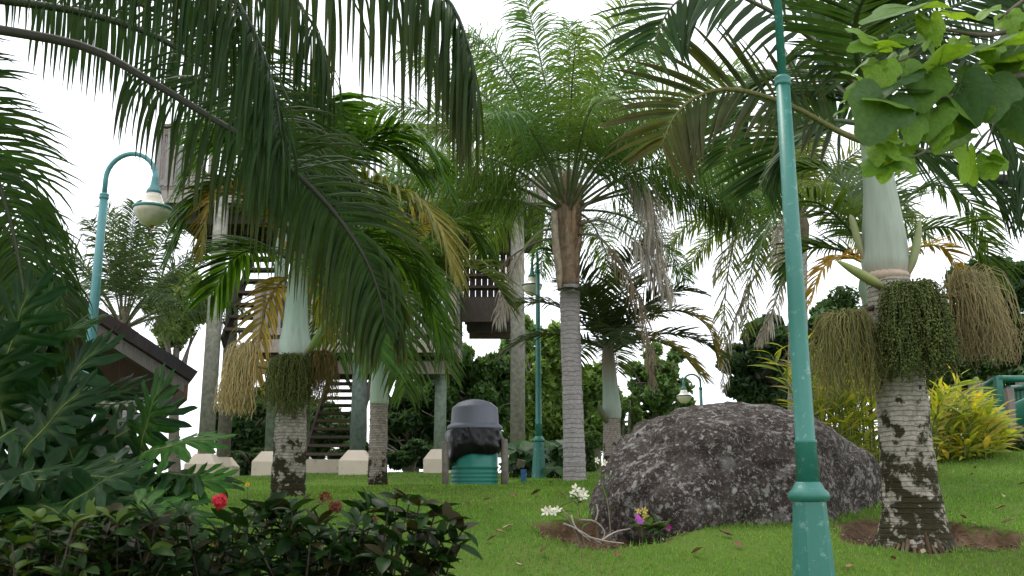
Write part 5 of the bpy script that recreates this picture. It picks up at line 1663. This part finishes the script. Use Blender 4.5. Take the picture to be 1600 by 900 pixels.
# ------------------------------------------------------------------ trees in the background
def tree(label, px, py, D, rx, ry, n, size, col, seed, foot=None, group="broadleaf trees behind the garden", clumps=46, name="broadleaf_tree", bare=0, yd=None, limbs=7):
    n = int(n * 1.9); size *= 1.15
    rng = random.Random(seed); r = np.random.default_rng(seed)
    C = P(px, py, D)
    b = G(foot if foot is not None else px, D)
    t = thing(name, b, label, "tree" if name != "bush" else "bush", group)
    RX, RZ = M(rx, D), M(ry, D)
    RY = yd or RX
    if name != "bush":
        mb = MB()
        top = C + Vector((0, 0, RZ * .2))
        mb.tube(catmull([b - Vector((0, 0, .2)), b.lerp(C, .5) + Vector((rng.uniform(-.3, .3), 0, 0)), top], 10), [.22 - .016 * i for i in range(11)], 9, col=(.13, .11, .09)); obj("trunk", mb, MAT['bark'], t)
    for k in range(limbs):
        a = rng.uniform(0, 2 * PI)
        s = b.lerp(C, rng.uniform(.45, .95)) if name != "bush" else b
        e = C + Vector((math.cos(a) * RX * .8, math.sin(a) * RY * .8, rng.uniform(-.3, .7) * RZ))
        mb = MB(); mb.tube(catmull([s, s.lerp(e, .5) + Vector((0, 0, .15)), e], 8), [.075 - .0075 * i for i in range(9)], 6, col=(.15, .13, .11)); obj("limb", mb, MAT['bark'], t)
    cc = r.normal(0, 1, (clumps, 3)); cc /= np.linalg.norm(cc, axis=1)[:, None]
    cc *= r.uniform(.25, 1, clumps)[:, None] ** .6
    cr = r.uniform(.16, .34, clumps)
    ci = r.integers(0, clumps, n)
    off = r.normal(0, 1, (n, 3)); off /= np.linalg.norm(off, axis=1)[:, None]
    off *= (r.uniform(0, 1, n) ** .45)[:, None]
    q = cc[ci] + off * cr[ci][:, None] * np.array([1.1, 1.1, .8])
    pos = np.array(C) + q * np.array([RX, RY, RZ]) * .86
    pos[:, 2] = np.maximum(pos[:, 2], b.z + .03)
    d = r.normal(0, 1, (n, 3)) + np.array([0, 0, -.2]); d /= np.linalg.norm(d, axis=1)[:, None]
    e = np.cross(d, r.normal(0, 1, (n, 3)) * .7 + np.array([0, 0, 1.])); e /= np.linalg.norm(e, axis=1)[:, None] + 1e-9
    s = size * r.uniform(.6, 1.3, n)[:, None]
    V = np.stack([pos - d * s * .5, pos + e * s * .24, pos + d * s * .5, pos - e * s * .24], 1).reshape(-1, 3) - np.array(b)
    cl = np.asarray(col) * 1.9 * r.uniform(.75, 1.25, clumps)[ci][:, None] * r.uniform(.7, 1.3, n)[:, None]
    me = bpy.data.meshes.new("crown")
    me.vertices.add(4 * n); me.vertices.foreach_set("co", V.astype(np.float32).ravel())
    me.loops.add(4 * n); me.loops.foreach_set("vertex_index", np.arange(4 * n, dtype=np.int32))
    me.polygons.add(n); me.polygons.foreach_set("loop_start", np.arange(0, 4 * n, 4, dtype=np.int32))
    me.update(calc_edges=True)
    set_cols(me, np.repeat(cl, 4, 0))
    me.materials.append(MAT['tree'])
    o = bpy.data.objects.new("crown", me); COL.objects.link(o); o.parent = t
    o["kind"] = "stuff"
    for k in range(bare):
        a = rng.uniform(0, PI)
        s0 = b.lerp(C, rng.uniform(.3, .9))
        pts = [s0]
        dd = Vector((math.cos(a), rng.uniform(-.9, -.2), rng.uniform(0, .7))).normalized()
        for q_ in range(7):
            dd = (dd + Vector((rng.gauss(0, .22), rng.gauss(0, .1), rng.gauss(0, .2)))).normalized()
            pts.append(pts[-1] + dd * RX * .18)
        mb = MB(); mb.tube(pts, [.03 - .0035 * i for i in range(8)], 5, col=(.30, .26, .22)); obj("bare_branch", mb, MAT['bark'], t)
    return t

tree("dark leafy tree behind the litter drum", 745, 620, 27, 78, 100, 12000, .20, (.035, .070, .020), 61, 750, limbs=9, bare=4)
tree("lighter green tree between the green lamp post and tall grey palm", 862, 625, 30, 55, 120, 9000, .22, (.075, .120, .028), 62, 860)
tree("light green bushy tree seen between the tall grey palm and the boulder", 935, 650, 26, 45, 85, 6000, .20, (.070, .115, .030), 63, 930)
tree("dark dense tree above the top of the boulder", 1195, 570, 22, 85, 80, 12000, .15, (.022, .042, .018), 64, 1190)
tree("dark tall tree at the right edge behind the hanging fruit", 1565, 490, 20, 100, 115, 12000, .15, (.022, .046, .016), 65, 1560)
tree("dark tree behind the green playground rails", 1480, 560, 24, 75, 95, 9000, .17, (.026, .052, .016), 66, 1480)
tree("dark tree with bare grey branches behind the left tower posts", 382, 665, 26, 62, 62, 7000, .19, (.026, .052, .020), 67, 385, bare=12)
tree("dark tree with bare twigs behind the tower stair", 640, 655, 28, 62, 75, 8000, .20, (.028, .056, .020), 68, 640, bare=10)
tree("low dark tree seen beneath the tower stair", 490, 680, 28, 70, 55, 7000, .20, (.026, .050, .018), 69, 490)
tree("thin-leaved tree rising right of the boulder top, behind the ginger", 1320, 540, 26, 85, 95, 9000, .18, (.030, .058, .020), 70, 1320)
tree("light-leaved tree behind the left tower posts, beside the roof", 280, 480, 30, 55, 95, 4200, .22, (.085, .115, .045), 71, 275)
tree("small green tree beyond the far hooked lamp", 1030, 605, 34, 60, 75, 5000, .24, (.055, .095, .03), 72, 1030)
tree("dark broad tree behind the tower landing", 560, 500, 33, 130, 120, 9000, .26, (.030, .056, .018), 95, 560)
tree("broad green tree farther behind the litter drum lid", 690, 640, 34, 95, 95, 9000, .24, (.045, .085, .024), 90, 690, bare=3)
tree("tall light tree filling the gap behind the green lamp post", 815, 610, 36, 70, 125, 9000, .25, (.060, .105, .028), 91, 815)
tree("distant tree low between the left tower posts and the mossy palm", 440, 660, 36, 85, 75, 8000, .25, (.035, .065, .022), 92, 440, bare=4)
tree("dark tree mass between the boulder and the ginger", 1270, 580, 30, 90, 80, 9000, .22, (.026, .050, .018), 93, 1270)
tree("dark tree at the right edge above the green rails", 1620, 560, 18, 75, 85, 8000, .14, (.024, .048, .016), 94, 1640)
for i, (px, py, D, rx, ry, c, lb) in enumerate([
        (395, 722, 24, 50, 22, (.020, .040, .016), "low dark hedge bush at the foot of the left tower posts"),
        (640, 712, 24, 48, 26, (.020, .042, .016), "low dark hedge bush right of the slim palm"),
        (560, 715, 25.5, 60, 28, (.020, .042, .016), "low dark hedge bush behind the tower stair"),
        (915, 705, 19, 26, 40, (.045, .08, .025), "green bush between the tall grey palm and the boulder"),
        (985, 655, 20, 24, 45, (.06, .10, .03), "light green bush behind the boulder's left end"),
        (80, 700, 8.5, 60, 60, (.05, .09, .03), "leafy green bush behind the philodendrons"),
        (1580, 690, 12.0, 40, 22, (.03, .06, .02), "low dark bush under the green slide")]):
    tree(lb, px, py, D, rx, ry, 3600, .12 if D > 12 else .09, c, 80 + i, px, "bushes round the lawn", 24, "bush", limbs=5)

# ------------------------------------------------------------------ playground at the right edge
def playground():
    D = 14.0
    g = G(1590, D)
    t = thing("playground_slide", g, "green plastic slide with barred rails at the right edge", "slide")
    rng = random.Random(9)
    def rail(p, q, h, nb, w=.05):
        p, q = Vector(p), Vector(q)
        up = Vector((0, 0, 1))
        for z in (h, .04):
            mb = MB(); mb.tube([p + up * z, q + up * z], .045 if z > .1 else .03, 10); obj("rail", mb, MAT['green'], t)
        for k in range(nb):
            a = p.lerp(q, (k + .5) / nb)
            mb = MB(); mb.box(a + up * h * .5, (.035, .05, h)); obj("bar", mb, MAT['green'], t, smooth=False)
        for a in (p, q):
            mb = MB(); mb.box(a + up * (h * .5), (.09, .09, h + .08)); obj("post", mb, MAT['green'], t, smooth=False)
    a = P(1533, 668, 15.0); b = P(1566, 660, 13.6)
    zt = P(1566, 592, 13.6).z
    b.z = a.z = zt - .72
    rail(a, b, .72, 9)
    c = P(1660, 660, 13.6); c.z = b.z
    rail(P(1586, 668, 13.9), P(1640, 668, 12.9), .56, 8)
    mb = MB(); mb.tube([b + Vector((0, 0, .72)), c + Vector((0, 0, .72))], .05, 10); obj("rail", mb, MAT['green'], t)
    # deck box under the rails
    mb = MB(); mb.box(P(1572, 668, 13.7) + Vector((.0, .0, -.05)), (.22, .25, .62)); obj("corner_box", mb, MAT['green'], t, smooth=False)
    mb = MB(); mb.box(Vector(((b.x + c.x) / 2 + .1, 14.6, b.z - .08)), (c.x - b.x + .2, 1.6, .12)); obj("deck", mb, MAT['green'], t, smooth=False)
    # chute
    S = catmull(pxs([(1690, 618, 12.6), (1640, 642, 12.8), (1595, 664, 13.0), (1555, 682, 13.2), (1520, 690, 13.4)]), 18)
    prof = [(-.30, .24), (-.26, .26), (-.24, .05), (-.16, -.06), (0, -.09), (.16, -.06), (.24, .05), (.26, .26), (.30, .24), (.27, .02), (.18, -.10), (0, -.13), (-.18, -.10), (-.27, .02)]
    vs = []
    for i, p in enumerate(S):
        T = (S[min(i + 1, 18)] - S[max(i - 1, 0)]).normalized()
        sd = T.cross(Vector((0, 0, 1))).normalized(); u = sd.cross(T)
        vs += [p + sd * x + u * z for x, z in prof]
    n = len(prof)
    fs = [(i * n + k, i * n + (k + 1) % n, (i + 1) * n + (k + 1) % n, (i + 1) * n + k) for i in range(18) for k in range(n)]
    mb = MB(); mb.add(vs, fs); obj("chute", mb, MAT['green'], t)
    for (px, D_) in ((1545, 13.4), (1600, 12.9), (1570, 14.8)):
        q = G(px, D_)
        mb = MB(); mb.tube([q - Vector((0, 0, .1)), Vector((q.x, D_, b.z - .05))], .05, 10); obj("leg", mb, MAT['green'], t)
    for i, (px, y0, y1, D_, w, lb) in enumerate([(1525, 598, 650, 13.2, .13, "tall grey weathered timber post left of the green rails"), (1510, 612, 660, 13.5, .11, "short grey weathered timber post behind the ginger leaves"),
                                                 (1578, 607, 656, 12.6, .09, "narrow weathered timber post between the two green rails"), (1597, 597, 640, 15.5, .12, "timber post top behind the green rail at the right edge")]):
        q = P(px, y1, D_); f = Vector((q.x, D_, gz(q.x, D_) - .1)); tp = P(px - 2, y0, D_)
        mb = MB(); mb.beam(f, tp, w, w, (.21, .18, .165)); mb.box(tp + Vector((0, 0, .004)), (w * .8, w * .8, .02), col=(.16, .14, .13))
        tag(obj("timber_post", mb, MAT['wood'], base=f, smooth=False), lb, "post", "timber posts by the playground")
playground()

# ------------------------------------------------------------------ orchids and dry sticks in the soil hollow
def hollow_plants():
    rng = random.Random(6)
    def flower(mb, c, R, col, n=5):
        ax = Vector((rng.gauss(0, .4), -1, rng.gauss(.3, .4))).normalized()
        x = ax.orthogonal().normalized(); y = ax.cross(x)
        for k in range(n):
            a = k * 2 * PI / n + rng.uniform(-.2, .2)
            e = x * math.cos(a) + y * math.sin(a)
            f = x * math.cos(a + .45) + y * math.sin(a + .45)
            h = x * math.cos(a - .45) + y * math.sin(a - .45)
            mb.add([c, c + h * R * .65 + ax * R * .25, c + e * R + ax * R * .35, c + f * R * .65 + ax * R * .25], [(0, 1, 2, 3)], vary(col, rng, .12))
    def plant(label, foot, stems, flcol, fr, leafn, nm="orchid_plant", lf=(.05, .10, .03), group="flowering plants in the soil hollow"):
        t = thing(nm, foot, label, "flower", group)
        lm = leaf_mesh("leaf", .13, .030, lf, 'broad', 4, .35, .3)
        leafn = leafn * 2 + 3
        for st, fls in stems:
            S = catmull([foot] + st, 10)
            mb = MB(); mb.tube(S, [.0055 - .0035 * i / 10 for i in range(11)], 5, col=(.17, .15, .10)); obj("stem", mb, MAT['rachis'], t)
            for k in range(leafn):
                i0 = rng.randint(2, 8)
                d = Vector((rng.gauss(0, 1), rng.gauss(-.3, .6), rng.uniform(.1, .9))).normalized()
                inst("leaf", lm, t, place(S[i0], frame_to(d, roll=rng.uniform(-.5, .5)), rng.uniform(.6, 1.1)))
            for c in fls:
                mb = MB(); flower(mb, c, fr * rng.uniform(.8, 1.15), flcol); obj("flower", mb, MAT['petal'], t)
    W = (.82, .80, .66)
    f0 = P(915, 838, 6.45); f0.z = gz(f0.x, f0.y)
    plant("white-flowered spray on bent grey stems left of the hollow", f0, [
        ([P(890, 815, 6.4), P(868, 802, 6.35), P(858, 798, 6.3)], [P(858, 797, 6.3), P(866, 800, 6.3), P(872, 797, 6.32), P(853, 800, 6.3)]),
        ([P(905, 800, 6.4), P(903, 780, 6.4), P(902, 766, 6.4)], [P(900, 764, 6.4), P(912, 770, 6.4), P(895, 772, 6.38), P(906, 776, 6.4), P(914, 776, 6.4)])], W, .034, 3)
    f1 = P(955, 830, 6.6); f1.z = gz(f1.x, f1.y)
    plant("tall thin stem with two white blooms against the boulder", f1, [([P(950, 790, 6.6), P(938, 750, 6.6), P(930, 725, 6.6)], [P(932, 720, 6.6), P(945, 724, 6.6)])], W, .034, 2)
    f2 = P(1005, 838, 6.5); f2.z = gz(f2.x, f2.y)
    plant("small plant with purple and yellow blooms at the boulder's foot", f2, [
        ([P(1002, 825, 6.5), P(998, 812, 6.48)], [P(997, 812, 6.46), P(1000, 816, 6.46), P(994, 809, 6.47)])], (.50, .12, .50), .030, 4)
    f3 = P(1025, 840, 6.45); f3.z = gz(f3.x, f3.y)
    plant("leafy little plant with one magenta bloom touching the boulder", f3, [
        ([P(1030, 832, 6.45), P(1042, 825, 6.45)], [P(1045, 824, 6.43)]), ([P(1018, 830, 6.45), P(1012, 822, 6.45)], [])], (.52, .05, .30), .026, 8)
    f4 = P(1003, 836, 6.6); f4.z = gz(f4.x, f4.y)
    plant("pale yellow orchid blooms just above the purple ones", f4, [([P(1004, 818, 6.6), P(1003, 804, 6.58)], [P(998, 800, 6.56), P(1006, 798, 6.56), P(1008, 806, 6.56)])], (.55, .45, .10), .030, 2)
    # dry branches lying in the hollow
    t = thing("dry_branch", P(930, 846, 6.42), "forked bare grey twigs lying across the soil hollow", "twig")
    for i, c in enumerate([[(892, 805, 6.3), (900, 825, 6.3), (922, 845, 6.3)], [(905, 812, 6.35), (930, 815, 6.35), (945, 832, 6.35), (938, 848, 6.35)], [(880, 818, 6.3), (900, 826, 6.3), (940, 850, 6.3)],
                           [(935, 848, 6.3), (960, 832, 6.35), (985, 826, 6.4)], [(890, 808, 6.32), (882, 800, 6.32), (876, 795, 6.32)], [(930, 815, 6.35), (934, 800, 6.36), (932, 788, 6.38)], [(915, 838, 6.3), (948, 846, 6.3), (975, 849, 6.3)]]):
        mb = MB(); mb.tube(catmull(pxs(c), 8), [.007 - .0004 * k for k in range(9)], 5, col=vary((.34, .29, .24), rng, .2)); obj("twig", mb, MAT['bark'], t)
    # little stones and litter in the hollow
    for i in range(9):
        px = rng.uniform(900, 1040)
        q = P(px, 846, 6.35); q = Vector((q.x, rng.uniform(6.24, 6.5), 0)); q.z = gz(q.x, q.y)
        bm = bmesh.new(); bmesh.ops.create_icosphere(bm, subdivisions=2, radius=rng.uniform(.016, .032))
        for v in bm.verts:
            v.co += v.co.normalized() * .012 * noise.noise(v.co * 40 + Vector((i, 0, 0))); v.co.z *= .7
        me = bpy.data.meshes.new("stone"); bm.to_mesh(me); bm.free(); set_cols(me, [vary((.26, .21, .16), rng, .2)] * len(me.vertices)); me.materials.append(MAT['bark'])
        o = bpy.data.objects.new("stone", me); COL.objects.link(o); o.location = q + Vector((0, 0, .006)); o.rotation_euler = (0, 0, i)
        tag(o, "small brownish stone among the twigs in the soil hollow", "stone", "stones in the soil hollow")
hollow_plants()

def mulch(i, label):
    rng = random.Random(40 + i)
    cx, cy, a, b, d = PITS[i]
    mb = MB()
    for k in range(1500):
        an, rr = rng.uniform(0, 2 * PI), math.sqrt(rng.random()) * .97
        x, y = cx + math.cos(an) * a * rr, cy + math.sin(an) * b * rr
        if in_rock(x, y):
            continue
        p = Vector((x, y, gz(x, y) + rng.uniform(.002, .014)))
        h = rng.uniform(0, 2 * PI); ln = rng.uniform(.015, .07)
        q = p + Vector((math.cos(h) * ln, math.sin(h) * ln, rng.uniform(-.008, .014)))
        w_ = Vector((-math.sin(h), math.cos(h), 0)) * rng.uniform(.0018, .005)
        mb.add([p - w_, p + w_, q + w_ * .6, q - w_ * .6], [(0, 1, 2, 3)], vary(rng.choice(((.20, .14, .09), (.12, .075, .045), (.27, .20, .13), (.06, .04, .026))), rng, .25))
    o = obj("mulch", mb, MAT['litter'], base=(cx, cy, gz(cx, cy)), stuff=True)
    tag(o, label, "mulch")
mulch(0, "brown straw and crumbs in the soil hollow at the boulder's foot")
mulch(1, "brown straw mulch in the soil ring of the mossy palm")

# ------------------------------------------------------------------ fallen leaves on the grass
def litter():
    rng = random.Random(14)
    V = [leaf_mesh("fallen_leaf", .085, .036, c, 'litter', 5, -.25, .7, .9, None, None, .03) for c in [(.16, .085, .045), (.22, .14, .08), (.10, .06, .04), (.30, .25, .15)]]
    spots = [(1228, 802, 6.2, 1.6), (1238, 815, 5.9, 1.7), (1372, 755, 7.3, 1.5), (1305, 779, 6.9, 1), (1590, 760, 7.6, 1.2), (1568, 780, 7, 1), (1510, 815, 6.2, 1), (1565, 822, 6.1, 1.2), (1468, 783, 7, 1.2), (1515, 745, 8.4, 1),
             (1525, 735, 8.8, 1), (1145, 842, 6.3, 1.2), (786, 830, 6.4, 1), (790, 838, 6.3, 1), (845, 868, 5.7, 1.1), (820, 890, 5.2, 1), (770, 802, 7.2, 1), (800, 780, 8.4, 1), (830, 777, 8.6, 1.2), (860, 756, 11, 1.2), (872, 752, 11.4, 1.2),
             (920, 780, 7.8, 1.3), (885, 778, 8, 1.4), (958, 800, 7, 1), (735, 793, 7.6, 1), (755, 785, 8.2, 1), (700, 800, 7.5, 1), (1322, 892, 5.3, 1), (1365, 715, 10, 1), (1555, 800, 6.5, 1), (1160, 860, 5.8, .9), (1080, 870, 5.7, .9), (960, 875, 5.6, .9), (880, 850, 6, .9), (1440, 870, 5.7, .8), (760, 850, 6, .8), (1400, 880, 5.5, .8)]
    for i, (px, py, D, s) in enumerate(spots):
        q = P(px, py, D)
        # slide to where that sight line meets the ground
        for _ in range(30):
            q = P(px, py, D)
            D += (q.z - gz(q.x, D)) * 1.2
            D = min(max(D, 4.2), 14)
        q = P(px, py, D); q.z = gz(q.x, D) + .02
        a = rng.uniform(0, 2 * PI)
        me = V[rng.randrange(4)]
        o = inst("fallen_leaf", me, None, place(q, frame_to(Vector((math.cos(a), math.sin(a), rng.uniform(-.1, .3))), roll=rng.uniform(-.5, .5)), s * rng.uniform(.8, 1.1)))
        tag(o, "curled brown fallen leaf lying on the lawn", "leaf", "fallen leaves on the lawn")
litter()

# pale striped grass tuft at the bottom right corner
def tuft():
    g = G(1575, 4.6)
    t = thing("grass_tuft", g, "pale striped blades poking up at the bottom right corner", "plant")
    rng = random.Random(3)
    for k in range(10):
        mb = MB()
        d = Vector((rng.gauss(0, .6), rng.gauss(-.1, .4), 1)).normalized()
        leaflet(mb, g + Vector((rng.uniform(-.05, .05), rng.uniform(-.05, .05), 0)), d, Vector((1, .3, 0)), rng.uniform(.16, .26), .012, .28, 5, vary((.30, .36, .22), rng), rng)
        obj("blade", mb, MAT['broad'], t)
tuft()
